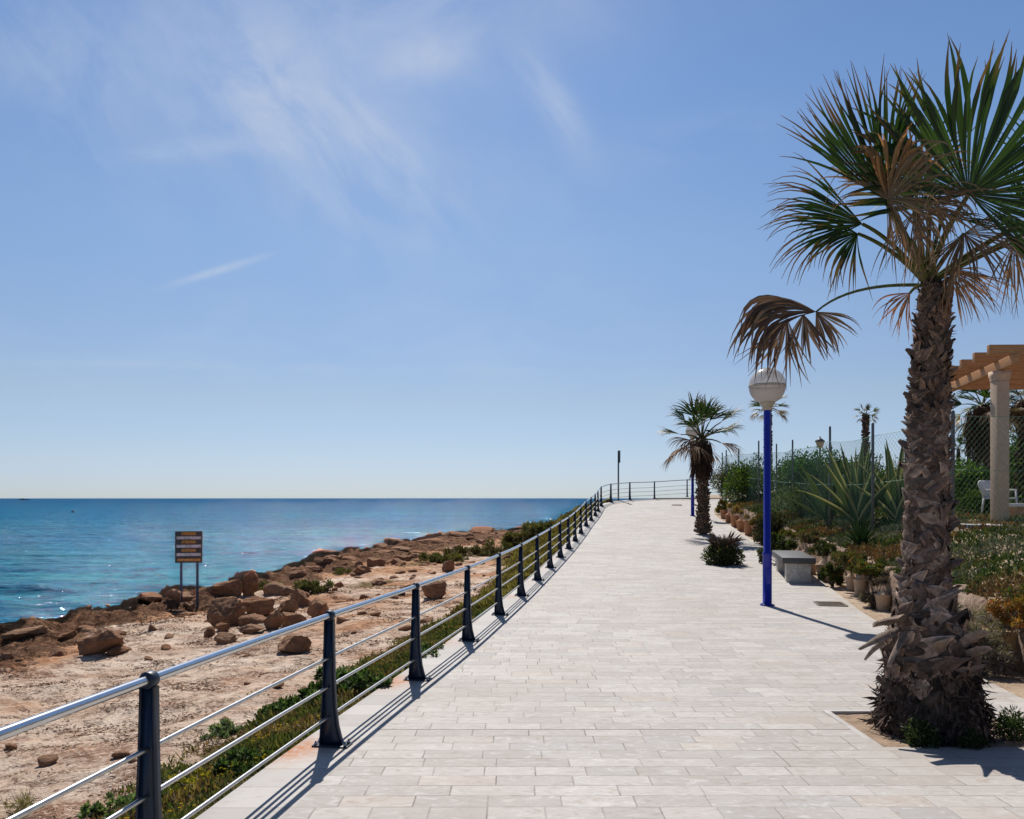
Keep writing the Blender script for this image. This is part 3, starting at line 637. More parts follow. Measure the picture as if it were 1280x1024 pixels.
# ------------------------------------------------------------------ leaf makers for palms
def frond(hub, axis, normal, Rr, spread, nseg, rng, droop=.5, dead=False, cup=.1, tipdroop=.6, split=.45, wscale=1., green=(.055, .10, .022), brown=(.26, .145, .07), browntip=.75, ragged=.1, curl=.05, m=9, gap=0.0, mb=None, side_bias=0.):
    mb = mb or MB(); ax = unit(axis); nm = unit(normal); sd_ = unit(np.cross(ax, nm)); nm = np.cross(sd_, ax)
    dth = R(2*spread)/nseg; g = np.array([0, 0, -1.])
    for i in range(nseg):
        if rng.rand() < gap: continue
        th = -R(spread) + (i+.5)*dth
        d = unit(math.cos(th)*ax + math.sin(th)*sd_); L = Rr*(.78+.22*math.cos(th*.55))*rng.uniform(1-ragged, 1+ragged*.5)
        p = np.array(hub, float); pts = [p.copy()]; ds = [d.copy()]; cl = rng.normal(size=3)*curl
        th2 = dth*1.02; dr = droop*rng.uniform(.6, 1.4)
        for s in range(m):
            t = (s+1)/m
            d = unit(d + g*dr*(t**1.6)*.32 + g*(tipdroop*max(0, t-.55)*.45) + nm*cup*.12 + cl*t + rng.normal(size=3)*curl*.35)
            p = p + d*L/m; pts.append(p.copy()); ds.append(d.copy())
        pts = np.array(pts); ds = np.array(ds); t = np.linspace(0, 1, m+1)
        W = np.tan(th2/2)*L*np.minimum(t, split)*wscale
        W = W*np.where(t > split, np.clip((1-t)/(1-split), 0.0, 1)**1.05, 1)+.0012
        if dead: W = W*rng.uniform(.5, 1.0)
        sv = unit(np.cross(ds, nm[None])); nn = np.cross(sv, ds)
        mid = pts + nn*W[:, None]*.75
        Lf = pts - sv*W[:, None]; Rt = pts + sv*W[:, None]
        v = np.stack([Lf, mid, Rt], 1).reshape(-1, 3)
        q = np.arange(m)[:, None]*3
        F = np.concatenate([q+np.array([[0, 1, 4, 3]]), q+np.array([[1, 2, 5, 4]])])
        kk = rng.uniform(.75, 1.3)
        if dead: c = np.array(brown)[None]*kk*(1+.5*(rng.rand()-.4))*np.ones((m+1, 1)); c = c + (np.array([.10, .09, .055])*rng.rand())
        else:
            bt = browntip*rng.uniform(.85, 1.15); f = np.clip((t-bt)/.08, 0, 1)[:, None]; c = np.array(green)[None]*kk*(1-f) + np.array(brown)*.8*kk*f
            c = c + np.array([.05, .04, .0])[None]*np.clip(.25-t, 0, 1)[:, None]
        mb.add(v, [F], np.repeat(c, 3, 0))
    return mb
def petiole(a, b, ctrl, w0, w1, col, mb=None, n=12):
    mb = mb or MB(); t = np.linspace(0, 1, n)[:, None]; P = (1-t)**2*a + 2*t*(1-t)*ctrl + t*t*b
    tube(mb, P, np.linspace(w0, w1, n), 7, col); return mb

# ------------------------------------------------------------------ the big palm
bx, by, bz = 3.07, 5.86, float(zp(5.86))-.05
palm = thing('palm_tree', (bx, by, bz), 'big fan palm with shaggy brown trunk in a square pit beside the paving', 'palm tree')
po = np.array([bx, by, bz])
hh = np.array([0, .10, .22, .36, .46, .56, .70, .84, .98, 1.2, 1.5, 2.0, 2.6, 2.9, 3.1, 3.24, 3.34])
rd = np.array([.345, .35, .335, .295, .270, .275, .250, .205, .165, .135, .125, .118, .108, .098, .085, .07, .045])
def trad(h): return np.interp(h, hh, rd)
def taxis(h): return np.stack([-.03*np.sin(h*1.2)-.012*h*0, .02*np.sin(h), h*1.0], -1) if np.ndim(h) else np.array([-.03*math.sin(h*1.2), .02*math.sin(h), h])
mb = MB(); hs = np.linspace(0, 3.34, 150); n = 56; th = np.arange(n)/n*2*np.pi
T, Hh = np.meshgrid(th, hs); rr_ = trad(Hh)*(1+.10*fbm(np.cos(T)*2.2, np.sin(T)*2.2, Hh*6, 4)) ; cen_ = taxis(hs)
V = np.stack([cen_[:, 0, None]+rr_*np.cos(T), cen_[:, 1, None]+rr_*np.sin(T), Hh], -1)
i = np.arange(len(hs)-1)[:, None]*n; j = np.arange(n)[None]; k = (j+1) % n
cc = .6+.5*fbm(np.cos(T)*5, np.sin(T)*5, Hh*9, 3); cb = np.clip(cc[..., None]*np.array([.10, .075, .06]), .02, .3)
mb.add(V.reshape(-1, 3), [np.stack([i+j, i+k, i+n+k, i+n+j], -1).reshape(-1, 4)], cb.reshape(-1, 3))
def boot(mb, h, a, L, w0, w1, lift, lean, thick, col, curl=0., twist=0.):
    """the cut base of an old leaf: a tapered woody strap that springs from the trunk"""
    m = 6; r = trad(h); c0 = taxis(h); er = np.array([math.cos(a), math.sin(a), 0]); et = np.array([-math.sin(a), math.cos(a), 0]); up = np.array([0, 0, 1.])
    d = unit(up*math.cos(lean) + et*math.sin(lean)); s = unit(np.cross(d, er)); pts = []; p = c0 + er*(r-.012)
    V = []
    for q in range(m):
        t = q/(m-1); w = (w0*(1-t**1.5)+w1*t**1.5)*(1+.12*math.sin(t*7+a*9))
        dd = unit(d*math.cos(lift+curl*t) + er*math.sin(lift+curl*t)); nn = unit(np.cross(s, dd)); nn = nn if nn @ er > 0 else -nn
        sv = unit(s + nn*twist*t); th_ = thick*(1-.6*t)
        for (u, b) in ((-1, -.35*w), (-.55, th_), (0, th_*1.35), (.55, th_), (1, -.35*w)):
            V.append(p + sv*w/2*u + nn*(b if abs(u) < 1 else -w*.16))
        p = p + dd*L/(m-1) + er*.010*math.sin(a*31+t*6)
    F = [[5*q+e, 5*q+e+1, 5*q+e+6, 5*q+e+5] for q in range(m-1) for e in range(4)] + [[5*(m-1)+e for e in range(5)]]
    cg = np.array([np.array(col)*(.75+.45*(q//5)/(m-1)) * (1.25 if q % 5 in (0, 4) else 1) for q in range(5*m)]); mb.add(V, F, cg)
def strap(mb, h0, a0, arc, dh, w, thick, col, tip=.03, seed=0.):
    """a leaf base that wraps round the trunk, one of the crossed straps of the weave"""
    m = 9; V = []; r0 = float(trad(h0))
    for q in range(m):
        t = q/(m-1); aa = a0+arc/r0*t; hh_ = h0+dh*t; er = np.array([math.cos(aa), math.sin(aa), 0]); et = np.array([-math.sin(aa), math.cos(aa), 0]); d = unit(et*arc+np.array([0, 0, dh])); s_ = unit(np.cross(d, er))
        p = taxis(hh_)+er*(float(trad(hh_))+.004+.010*math.sin(t*3+seed)+tip*t**3); ww = w*(.55+.75*math.sin(math.pi*min(1, .18+t*.9)))*(1-.75*t**5)*(1+.08*math.sin(t*11+seed*5))
        for u in (-1, -.5, 0, .5, 1): V.append(p+s_*ww/2*u+er*((1-u*u)*thick+.004*math.sin(u*9+seed*7+t*5)))
    F = [[5*q+e, 5*q+e+1, 5*q+e+6, 5*q+e+5] for q in range(m-1) for e in range(4)]
    cg = np.array([np.array(col)*(.7+.6*abs(math.sin(seed*3+(k % 5)*1.7)))*(1.7 if k % 5 in (0, 4) else .9)*(1.3 if k//5 == m-1 else 1) for k in range(5*m)]); mb.add(V, F, cg)
rb = np.random.RandomState(5); h = .26; a = 0; nb = 0
while h < 3.26:
    a += 2.39996; r = trad(h)
    if h < .98:      # wide flat plates that bulge out above the foot
        L = rb.uniform(.10, .21); w = rb.uniform(.07, .14); lift = rb.uniform(.05, .42 if h > .45 else .22); lean = rb.choice([-1, 1])*rb.uniform(.4, 2.2); tk = .012; cv_ = rb.uniform(-.9, .35); col = pal(rb, 1, [(.13, .09, .07), (.21, .155, .12), (.075, .053, .042), (.16, .11, .085)] if h > .5 else [(.08, .055, .042), (.11, .08, .06), (.05, .035, .028)])[0]; step = .0044
    elif h < 2.1:    # crossed leaf bases hugging the trunk
        L = rb.uniform(.14, .22); w = rb.uniform(.07, .12); lift = rb.uniform(.02, .17); lean = rb.choice([-1, 1])*rb.uniform(.65, 1.25); tk = .008; cv_ = rb.uniform(-.1, .25); col = pal(rb, 1, [(.17, .12, .105), (.24, .175, .15), (.11, .08, .07), (.14, .10, .085)])[0]; step = .0052
    else:            # younger, narrower and more bristly
        L = rb.uniform(.07, .13); w = rb.uniform(.05, .085); lift = rb.uniform(.12, .55); lean = rb.choice([-1, 1])*rb.uniform(.1, .8); tk = .011; cv_ = rb.uniform(0, .5); col = pal(rb, 1, [(.11, .07, .05), (.19, .12, .08), (.07, .048, .038)])[0]; step = .0032
    if .93 < h < 2.3 or (h >= 2.3 and rb.rand() < .35) or (.36 < h <= .93 and rb.rand() < .72):
        sg = rb.choice([-1, 1]); k_ = (1. if h < 2.3 else .7)*(1.35 if h < .93 else 1); strap(mb, h, a+rb.uniform(-.2, .2), sg*rb.uniform(.11, .21)*k_, rb.uniform(.08, .17)*k_, rb.uniform(.06, .095)*k_, rb.uniform(.010, .020), pal(rb, 1, [(.165, .112, .085), (.28, .20, .155), (.09, .062, .048), (.14, .095, .075)] if h < 2.3 else [(.12, .08, .06), (.19, .12, .085)])[0], rb.uniform(.004, .045)*(2.2 if h < .93 else 1), rb.uniform(0, 6)); h += step*rb.uniform(.6, 1.4)
        if (rb.rand() > .12 or h < .97) and h < 2.3: continue
    boot(mb, h, a+rb.uniform(-.2, .2), L, w, w*(rb.uniform(.08, .42) if h > .98 else rb.uniform(.3, .85)), lift, lean, tk, col, cv_, rb.uniform(-.4, .4)); h += step*rb.uniform(.6, 1.4); nb += 1
# loose plates hanging on the lower trunk, one long tatter to the left
for (h, a, L, w, lift, lean) in ((.78, 3.3, .34, .10, 1.9, .3), (.80, 3.6, .36, .10, 2.2, -.2), (.74, 3.05, .30, .08, 2.4, .5), (.82, 4.0, .30, .13, 1.2, .6), (.66, 4.6, .26, .13, .9, -.5), (.62, 5.3, .20, .12, 1.0, .3), (.66, 5.2, .24, .14, .7, .2), (.86, 3.5, .32, .13, 1.5, -.5)):
    boot(mb, h, a, L, w, w*.4, lift, lean, .016, (.22, .165, .13), .3, .3)
# fibres and roots of the swollen foot
nf = 3000; a = rb.uniform(0, 2*np.pi, nf); h = rb.uniform(0, 1, nf)**1.1*.56; r = trad(h)*rb.uniform(.9, 1.10, nf)
P = np.stack([r*np.cos(a), r*np.sin(a), h], 1); D = np.stack([np.cos(a)*.22, np.sin(a)*.22, rb.uniform(-1.6, .2, nf)], 1)+rb.normal(size=(nf, 3))*.34
cards(mb, P, D, rb.uniform(.04, .15, nf), rb.uniform(.006, .026, nf), pal(rb, nf, [(.07, .048, .04), (.12, .08, .065), (.04, .028, .024), (.16, .11, .085)], .3), rb)
nf = 3600; a = rb.uniform(0, 2*np.pi, nf); h = rb.uniform(.5, 3.28, nf); r = trad(h)*rb.uniform(.98, 1.16, nf)
P = np.stack([r*np.cos(a), r*np.sin(a), h], 1)+taxis(h)*[1, 1, 0]; D = np.stack([np.cos(a)*.6, np.sin(a)*.6, rb.uniform(-.2, 1.4, nf)], 1)+rb.normal(size=(nf, 3))*.5
cards(mb, P, D, rb.uniform(.02, .07, nf), rb.uniform(.003, .008, nf), pal(rb, nf, [(.15, .10, .075), (.24, .165, .12), (.08, .055, .045)], .3), rb)
tr = mb.build('trunk', BARK, palm)
def W3(px, py, dy=0.): return at(px, py, by+dy) - po
crown = np.array([-.03, .0, 3.30])
GREEN = (.034, .064, .016); DG = (.022, .040, .012)
def mkfrond(hub, axis, R_, spread, nseg, seed, dy=0., nrm=(0, -1, .1), pet=None, pw=(.02, .012), pcol=(.10, .11, .03), label=None, dead=False, start=None, **kw):
    r_ = np.random.RandomState(seed); hub = W3(hub[0], hub[1], dy)
    m_ = frond(hub, axis, nrm, R_, spread, nseg, r_, dead=dead, **kw)
    o = m_.build('frond', DEAD if dead else FROND, palm)
    if label: o['label'] = label
    st = crown if start is None else W3(start[0], start[1], 0)
    if pet is not None:
        c = W3(pet[0], pet[1], pet[2] if len(pet) > 2 else dy*.5); pm_ = petiole(st, hub, c, pw[0], pw[1], pcol); pm_.build('stalk', BARK, o, True)
    return o
# axis vectors are (right, away, up)
mkfrond((1211, 243), (.28, -.1, .95), 1.05, 122, 88, 1, dy=-.25, pet=(1172, 300), pw=(.026, .016), droop=.04, tipdroop=.30, green=(.030, .052, .013), browntip=.80, cup=.15, split=.66, curl=.05, ragged=.16, wscale=1.15, brown=(.16, .08, .04))
mkfrond((1108, 251), (-.40, -.05, .92), 0.94, 37, 46, 2, dy=-.2, pet=(1135, 300), pw=(.034, .02), pcol=(.13, .13, .04), droop=.02, tipdroop=.05, green=(.027, .046, .012), browntip=.76, split=.62, curl=.03, wscale=1.2, brown=(.16, .07, .04))
mkfrond((1110, 249), (-.16, -.35, .95), .50, 30, 13, 3, dy=-.28, dead=True, droop=.3, tipdroop=2.2, wscale=1.5, split=.7, curl=.1, brown=(.24, .12, .045), label='folded dead brown frond', pet=(1135, 300))
mkfrond((1110, 250), (.35, -.4, .2), .60, 120, 60, 4, dy=-.3, dead=True, droop=1.6, tipdroop=1.0, curl=.16, ragged=.3, brown=(.16, .10, .06), label='dead frond with grey-brown strands hanging in front', pet=(1130, 300))
mkfrond((1145, 262), (.3, -.5, -.1), .58, 125, 58, 5, dy=-.15, dead=True, droop=1.9, tipdroop=.5, curl=.13, ragged=.3, brown=(.19, .11, .06), label='dead frond hanging over the leaf stalks', pet=(1150, 300))
mkfrond((1078, 280), (-.93, .05, .20), .76, 40, 36, 6, dy=-.05, pet=(1120, 300), droop=.45, tipdroop=.9, green=DG, browntip=.62, curl=.05, brown=(.20, .09, .05), split=.5)
mkfrond((1072, 292), (-.75, -.2, -.35), .56, 58, 30, 7, dy=.1, pet=(1120, 310), droop=1.0, tipdroop=.8, green=DG, browntip=.45, curl=.07, brown=(.18, .10, .065), split=.45)
mkfrond((1140, 248), (.02, .15, 1.), .74, 46, 34, 9, dy=.4, pet=(1148, 300), droop=.02, tipdroop=.1, green=(.027, .046, .013), browntip=.82, split=.55, wscale=1.2)
mkfrond((1165, 225), (-.05, -.2, .8), .42, 70, 24, 10, dy=.1, dead=True, droop=.6, tipdroop=1.0, curl=.14, brown=(.30, .19, .11), label='dead frond tangled behind the green fans', pet=(1160, 300))
mkfrond((1020, 390), (-1.0, -.12, .12), .76, 22, 28, 12, dy=-.15, dead=True, droop=1.45, tipdroop=1.5, curl=.07, brown=(.085, .05, .04), split=.6, wscale=3.0, label='dead frond drooping over the lamp globe', pet=(1062, 352), pw=(.014, .007), pcol=(.10, .12, .05), m=10)
mkfrond((984, 398), (-.25, -.12, -.95), .50, 36, 20, 52, dy=-.16, dead=True, droop=.3, tipdroop=.4, curl=.08, brown=(.12, .075, .055), wscale=1.4, label='strands hanging from the frond over the lamp')
mkfrond((1004, 393), (.05, -.12, -1.), .40, 40, 20, 53, dy=-.155, dead=True, droop=.3, tipdroop=.4, curl=.08, brown=(.095, .06, .045), wscale=1.4, label='strands hanging from the frond over the lamp')
mkfrond((1020, 390), (.55, -.12, -.60), .36, 46, 17, 13, dy=-.16, dead=True, droop=.7, tipdroop=.5, curl=.08, brown=(.10, .06, .045), wscale=1.5, label='strands hanging from the frond over the lamp')
mkfrond((1138, 366), (-.75, -.3, -.62), .40, 36, 16, 14, dy=-.12, dead=True, droop=.9, tipdroop=.8, curl=.07, brown=(.30, .13, .06), label='short dead frond curled against the trunk top', pet=(1145, 355), pw=(.016, .010))
mkfrond((1192, 335), (.30, -.3, -.8), .48, 52, 30, 15, dy=-.05, dead=True, droop=.5, tipdroop=.5, curl=.07, brown=(.28, .14, .07), label='dead frond hanging right of the trunk top', pet=(1175, 345))
mkfrond((1185, 340), (.85, .2, -.35), .46, 42, 17, 16, dy=.1, dead=True, droop=.9, tipdroop=.5, curl=.06, brown=(.20, .13, .09), label='dead frond hanging right of the trunk top', pet=(1175, 345))
mkfrond((1268, 303), (.55, -.1, -.5), .56, 85, 44, 17, dy=-.1, dead=True, droop=1.2, tipdroop=.6, curl=.07, brown=(.24, .15, .09), label='dead brown frond at the right of the crown', pet=(1215, 322), pw=(.022, .012), pcol=(.12, .11, .04))
mkfrond((1205, 292), (.3, -.5, -.4), .62, 95, 52, 18, dy=-.1, dead=True, droop=1.1, tipdroop=.4, curl=.07, brown=(.19, .12, .07), label='dead frond spread under the big green fan', pet=(1180, 320))
mkfrond((1345, 250), (.8, -.1, .5), .95, 110, 56, 20, dy=.1, pet=(1240, 290), pw=(.026, .014), droop=.15, tipdroop=.3, green=GREEN, browntip=.85)
mkfrond((1300, 285), (.5, .5, .3), .85, 85, 44, 21, dy=.5, pet=(1230, 310), droop=.3, tipdroop=.3, green=GREEN, browntip=.8)
mkfrond((1180, 270), (.15, .7, .45), .85, 80, 44, 22, dy=.65, pet=(1165, 310), droop=.4, tipdroop=.6, green=GREEN, browntip=.7)
mkfrond((1140, 300), (-.2, -.8, .15), .55, 50, 26, 23, dy=-.35, dead=True, droop=1.7, tipdroop=.3, curl=.08, brown=(.24, .15, .09), label='dead frond hanging towards the walk', pet=(1150, 325))
# weeds round the foot of the palm
def leafy(name, loc, label, cat, nclump, rad, nleaf, ll, lw, cols, seed, group=None, stems=10, upb=.5, mat_=None, flat=1., stemcol=(.12, .09, .06), low=False, hollow=.55):
    r_ = np.random.RandomState(seed); t = thing(name, loc, label, cat, group)
    cl = r_.normal(size=(nclump, 3)); cl = unit(cl)*r_.uniform(.35, .95, (nclump, 1))*np.array(rad)*.72; cl[:, 2] = np.abs(cl[:, 2])+rad[2]*.22
    if low: cl[:, 2] = r_.uniform(.0, .9, nclump)**1.1*rad[2]; cl[:, :2] = r_.uniform(-.85, .85, (nclump, 2))*np.array(rad[:2])
    sz = r_.uniform(.25, .45, nclump)*min(rad[0], max(rad[2], .5*rad[0]))
    if low: sz = sz*.72; hollow = .2
    w_ = sz**2; ch = r_.choice(nclump, nleaf, p=w_/w_.sum()); d = unit(r_.normal(size=(nleaf, 3))); q = r_.uniform(hollow, 1.08, nleaf)[:, None]
    P = cl[ch] + d*q*sz[ch][:, None]*np.array([1, 1, flat]); P[:, 2] = np.maximum(P[:, 2], .01)
    D = d*.8 + np.array([0, 0, upb]) + r_.normal(size=(nleaf, 3))*.5
    cc = pal(r_, nleaf, cols, .3)*r_.uniform(.7, 1.25, nclump)[ch][:, None]
    mb = MB(); cards(mb, P, D, ll*r_.uniform(.6, 1.3, nleaf), lw*r_.uniform(.7, 1.3, nleaf), cc, r_); mb.build('foliage', mat_ or LEAF, t)
    mb = MB()
    for i in range(stems):
        b = np.array([r_.uniform(-.15, .15)*rad[0], r_.uniform(-.15, .15)*rad[1], -.03]); e = cl[i % nclump]; mid = (b+e)/2+r_.normal(size=3)*.08*rad[0]
        tt = np.linspace(0, 1, 6)[:, None]; tube(mb, (1-tt)**2*b+2*tt*(1-tt)*mid+tt*tt*e, np.linspace(.012, .003, 6)*max(1, rad[2]), 5, stemcol)
    mb.build('stems', WOODY, t); return t
G1 = [(.04, .085, .02), (.06, .12, .03), (.025, .05, .015), (.09, .13, .04)]
zf = float(zp(5.5))-.05
leafy('weed_plant', (2.83, 5.48, zf), 'small green weed at the left front foot of the big palm', 'plant', 7, (.20, .10, .26), 900, .035, .016, [(.05, .07, .03), (.10, .13, .06), (.03, .04, .02)], 31, stems=7)
leafy('weed_plant', (3.52, 5.60, zf), 'feathery green weed at the right foot of the big palm', 'plant', 9, (.20, .16, .28), 1500, .035, .010, [(.06, .09, .03), (.09, .13, .05), (.03, .05, .02)], 32, stems=8)
leafy('weed_plant', (3.12, 5.42, zf), 'low dark weed at the front middle foot of the big palm', 'plant', 6, (.22, .08, .15), 700, .03, .014, [(.03, .045, .02), (.07, .09, .04)], 33, stems=5)

# ------------------------------------------------------------------ smaller palms
def small_palm(loc, height, tr_, crad, nf, label, seed, nseg=22, skirt=.0, trunkcol=(.17, .115, .08), green=(.045, .075, .02), deadfrac=.45, lean=(0, 0), boots=True, parts=True, group='smaller palms beyond the lamp', m=6, upf=(-.5, 1.35)):
    r_ = np.random.RandomState(seed); t = thing('palm_tree', loc, label, 'palm tree', group)
    mb = MB(); n = 14; hs = np.linspace(-.1, height, 40); rr = tr_*(1.0+.5*np.exp(-hs/.25)-.25*hs/height); ctr = np.stack([lean[0]*(hs/height)**1.5, lean[1]*(hs/height)**1.5, hs], 1)
    th = np.arange(n)/n*2*np.pi; T, Hh = np.meshgrid(th, hs); r2 = rr[:, None]*(1+.12*fbm(np.cos(T)*2, np.sin(T)*2, Hh*5, 3))
    V = np.stack([ctr[:, 0, None]+r2*np.cos(T), ctr[:, 1, None]+r2*np.sin(T), Hh], -1); i = np.arange(len(hs)-1)[:, None]*n; j = np.arange(n)[None]; k = (j+1) % n
    mb.add(V.reshape(-1, 3), [np.stack([i+j, i+k, i+n+k, i+n+j], -1).reshape(-1, 4)], np.array(trunkcol)*.6)
    if boots:
        nbt = int(height*tr_*1500); a = r_.uniform(0, 2*np.pi, nbt); h = r_.uniform(0, height, nbt); r1 = np.interp(h, hs, rr)*.97
        P = np.stack([r1*np.cos(a)+np.interp(h, hs, ctr[:, 0]), r1*np.sin(a)+np.interp(h, hs, ctr[:, 1]), h], 1); D = np.stack([np.cos(a)*.6, np.sin(a)*.6, np.full(nbt, .8)], 1)+r_.normal(size=(nbt, 3))*.25
        cards(mb, P, D, r_.uniform(.08, .17, nbt), r_.uniform(.05, .10, nbt), pal(r_, nbt, [trunkcol, tuple(q*1.5 for q in trunkcol), tuple(q*.6 for q in trunkcol)], .2), r_, fold=.15)
    mb.build('trunk', BARK, t)
    top = ctr[-1]
    if skirt > 0:
        ns = int(1500*min(1, crad)); a = r_.uniform(0, 2*np.pi, ns); h = height-r_.uniform(0, 1, ns)*skirt*.75; r1 = tr_*1.1+.1*r_.rand(ns)
        P = np.stack([top[0]+r1*np.cos(a), top[1]+r1*np.sin(a), h], 1); D = np.stack([np.cos(a)*.22, np.sin(a)*.22, np.full(ns, -1.)], 1)+r_.normal(size=(ns, 3))*.12
        mb = MB(); cards(mb, P, D, r_.uniform(.25, .55, ns), r_.uniform(.012, .03, ns), pal(r_, ns, [(.07, .042, .03), (.12, .07, .045), (.04, .025, .02)], .3), r_); mb.build('dead_leaf_skirt', DEAD, t)
    allmb = MB(); 
    for i in range(nf):
        a = i*2.39996+r_.uniform(-.3, .3); el = upf[1]-(upf[1]-upf[0])*(i/nf)**.8; dead = i/nf > 1-deadfrac
        u = np.array([math.cos(a)*math.cos(el), math.sin(a)*math.cos(el), math.sin(el)]); pl = crad*.48*r_.uniform(.8, 1.15)
        hub = top+u*pl+np.array([0, 0, -.06*crad*(1.4-el)]); ax = unit(u+np.array([0, 0, -.35 if dead else -.1])); nr = unit(np.cross(ax, np.cross([0, 0, 1.], ax))+r_.normal(size=3)*.3)
        mbf = MB() if parts else allmb
        frond(hub, ax, nr, crad*.55, 52, nseg, r_, droop=1.5 if dead else .5, tipdroop=.8, dead=dead, green=green, brown=(.20, .12, .075), browntip=.75, mb=mbf, m=m, curl=.07, split=.5, wscale=1.25)
        petiole(top, hub, (top+hub)/2+np.array([0, 0, .08*crad]), .02*crad, .010*crad, (.12, .10, .04), mbf, 5)
        if parts:
            o = mbf.build('frond', DEAD if dead else FROND, t)
            if dead: o['label'] = 'dead brown frond'
    if not parts: allmb.build('crown', FROND, t)
    return t
p2 = on_path(879, 668)
small_palm(p2, 3.12, .18, 1.62, 18, 'fan palm with dark dead skirt standing on the paving beyond the small dark bush', 41, nseg=22, skirt=1.3, lean=(-.05, 0), green=(.028, .046, .014), deadfrac=.4, upf=(-.35, 1.42))
x, y, z = 14.4, 45., .3
small_palm((x, y, z), 4.75, .20, 1.35, 14, 'distant fan palm whose crown shows either side of the blue lamp pole', 42, parts=False, boots=True, deadfrac=.5, nseg=16, trunkcol=(.12, .085, .065), upf=(-.35, .75))
x = (1081-640)*.036
small_palm((x, 36., .3), 3.45, .13, .62, 14, 'thin far palm with a tiny crown above the agave', 43, parts=False, nseg=12, deadfrac=.3, lean=(.05, 0), green=(.10, .10, .03), trunkcol=(.13, .095, .075))
small_palm((588*.0225, 22.5, .2), 2.35, .24, 1.15, 20, 'bushy palm with a thick brown skirt seen through the wire fence', 44, parts=False, nseg=18, skirt=1.3, deadfrac=.4)
small_palm((640*.0225, 22.5, .2), 2.5, .16, .75, 14, 'palm at the right edge behind the stucco column', 45, parts=False, nseg=14, skirt=.3, deadfrac=.6, trunkcol=(.16, .09, .07))
small_palm((558*.026, 26., .3), 1.3, .07, .45, 12, 'small yucca left of the two seen beyond the wire fence', 46, parts=False, nseg=10, deadfrac=.2, boots=False, group='young yuccas beyond the fence')
small_palm((571*.026, 26., .3), 1.5, .07, .48, 12, 'small yucca right of the two seen beyond the wire fence', 47, parts=False, nseg=10, deadfrac=.2, boots=False, group='young yuccas beyond the fence')
small_palm((540*.026, 26., .3), 1.0, .07, .40, 10, 'short yucca nearest the big palm trunk beyond the wire fence', 48, parts=False, nseg=10, deadfrac=.2, boots=False, group='young yuccas beyond the fence')

# ------------------------------------------------------------------ bush on the paving, with clipped palm stump
bp = on_path(907, 706)
leafy('bush', bp, 'small dark green bush growing alone on the paving left of the blue lamp post', 'bush', 22, (.58, .48, .50), 4800, .07, .035, [(.03, .045, .018), (.05, .065, .025), (.018, .028, .012), (.10, .12, .05), (.09, .05, .03)], 51, stems=14)
mb = MB(); r_ = np.random.RandomState(52); n_ = 240; a = r_.uniform(0, 6.28, n_); P = np.stack([.18*np.cos(a), .18*np.sin(a), r_.uniform(.3, .62, n_)], 1); D = np.stack([np.cos(a), np.sin(a), r_.uniform(.2, 1.4, n_)], 1)
cards(mb, P, D, r_.uniform(.12, .34, n_), r_.uniform(.02, .05, n_), pal(r_, n_, [(.17, .11, .08), (.10, .07, .05)], .2), r_)
lathe(mb, [(.22, 0), (.2, .3), (.17, .62), (0, .66)], (0, 0, 0), 12, (.10, .07, .05), False)
o = mb.build('palm_stump', BARK); o.location = (bp[0]+.0, bp[1]+.12, bp[2]); o.scale = (1.0, 1.0, .95); tag(o, 'stubby brown palm stump rising out of the small dark bush', 'palm stump')

# ------------------------------------------------------------------ agaves
def agave(loc, n, L, W, label, seed, margin=(.62, .55, .26), body=(.07, .115, .055), el=(.5, 1.56), recurve=.55, group=None, name='agave', cat='agave', name2='leaf', maxparts=60):
    r_ = np.random.RandomState(seed); t = thing(name, loc, label, cat, group)
    for i in range(n):
        a = i*2.39996+r_.uniform(-.25, .25); e = el[0]+(el[1]-el[0])*(1-(i/n))**.7*r_.uniform(.85, 1.05); l = L*r_.uniform(.75, 1.1); m = 9
        d = np.array([math.cos(a)*math.cos(e), math.sin(a)*math.cos(e), math.sin(e)]); er = np.array([math.cos(a), math.sin(a), 0]); s = np.array([-math.sin(a), math.cos(a), 0.])
        rc = recurve*r_.uniform(-.2, 1.2)*(1.5-e); p = er*.05; V = []; cs = []
        dull = r_.uniform(.7, 1.2)
        for q in range(m+1):
            tt = q/m; w = W*(.62+.75*math.sin(min(1, tt*1.35+.15)*math.pi*.72)-.35)*(1-tt**2.4)+.002
            nn = unit(np.cross(s, d)); nn = nn if nn[2] > 0 else -nn
            for u, b in ((-1, .30), (-.68, .10), (0, -.04), (.68, .10), (1, .30)):
                V.append(p+s*w/2*u+nn*w*b); cs.append(np.array(margin if abs(u) == 1 else (np.array(margin)*.5+np.array(body)*.5 if False else body))*dull)
            d = unit(d+er*rc*.18*tt+np.array([0, 0, -1])*rc*.30*tt); p = p+d*l/m
        F = [[5*q+e_, 5*q+e_+1, 5*q+e_+6, 5*q+e_+5] for q in range(m) for e_ in range(4)]
        mb = MB(); mb.add(V, F, np.array(cs)); mb.build(name2, SUCC, t, True)
    return t
agave((8.35, 19.3, float(garden_z(8.35, 19.3))), 26, 2.0, .27, 'large variegated agave with yellow-edged leaves behind the wire fence', 61)
agave((8.95, 18.6, float(garden_z(8.95, 18.6))), 20, 1.8, .25, 'second variegated agave close to the big palm trunk', 62, recurve=.8)
agave((8.6, 21.8, float(garden_z(8.6, 21.8))), 18, 2.1, .22, 'darker agave behind the two variegated ones', 63, margin=(.14, .17, .09))
agave((7.05, 16.2, float(garden_z(7.05, 16.2))), 44, .62, .05, 'dark green spiky plant on the planter edge near the big palm', 64, margin=(.05, .09, .03), body=(.03, .065, .02), name='spiky_plant', cat='plant', recurve=.7)

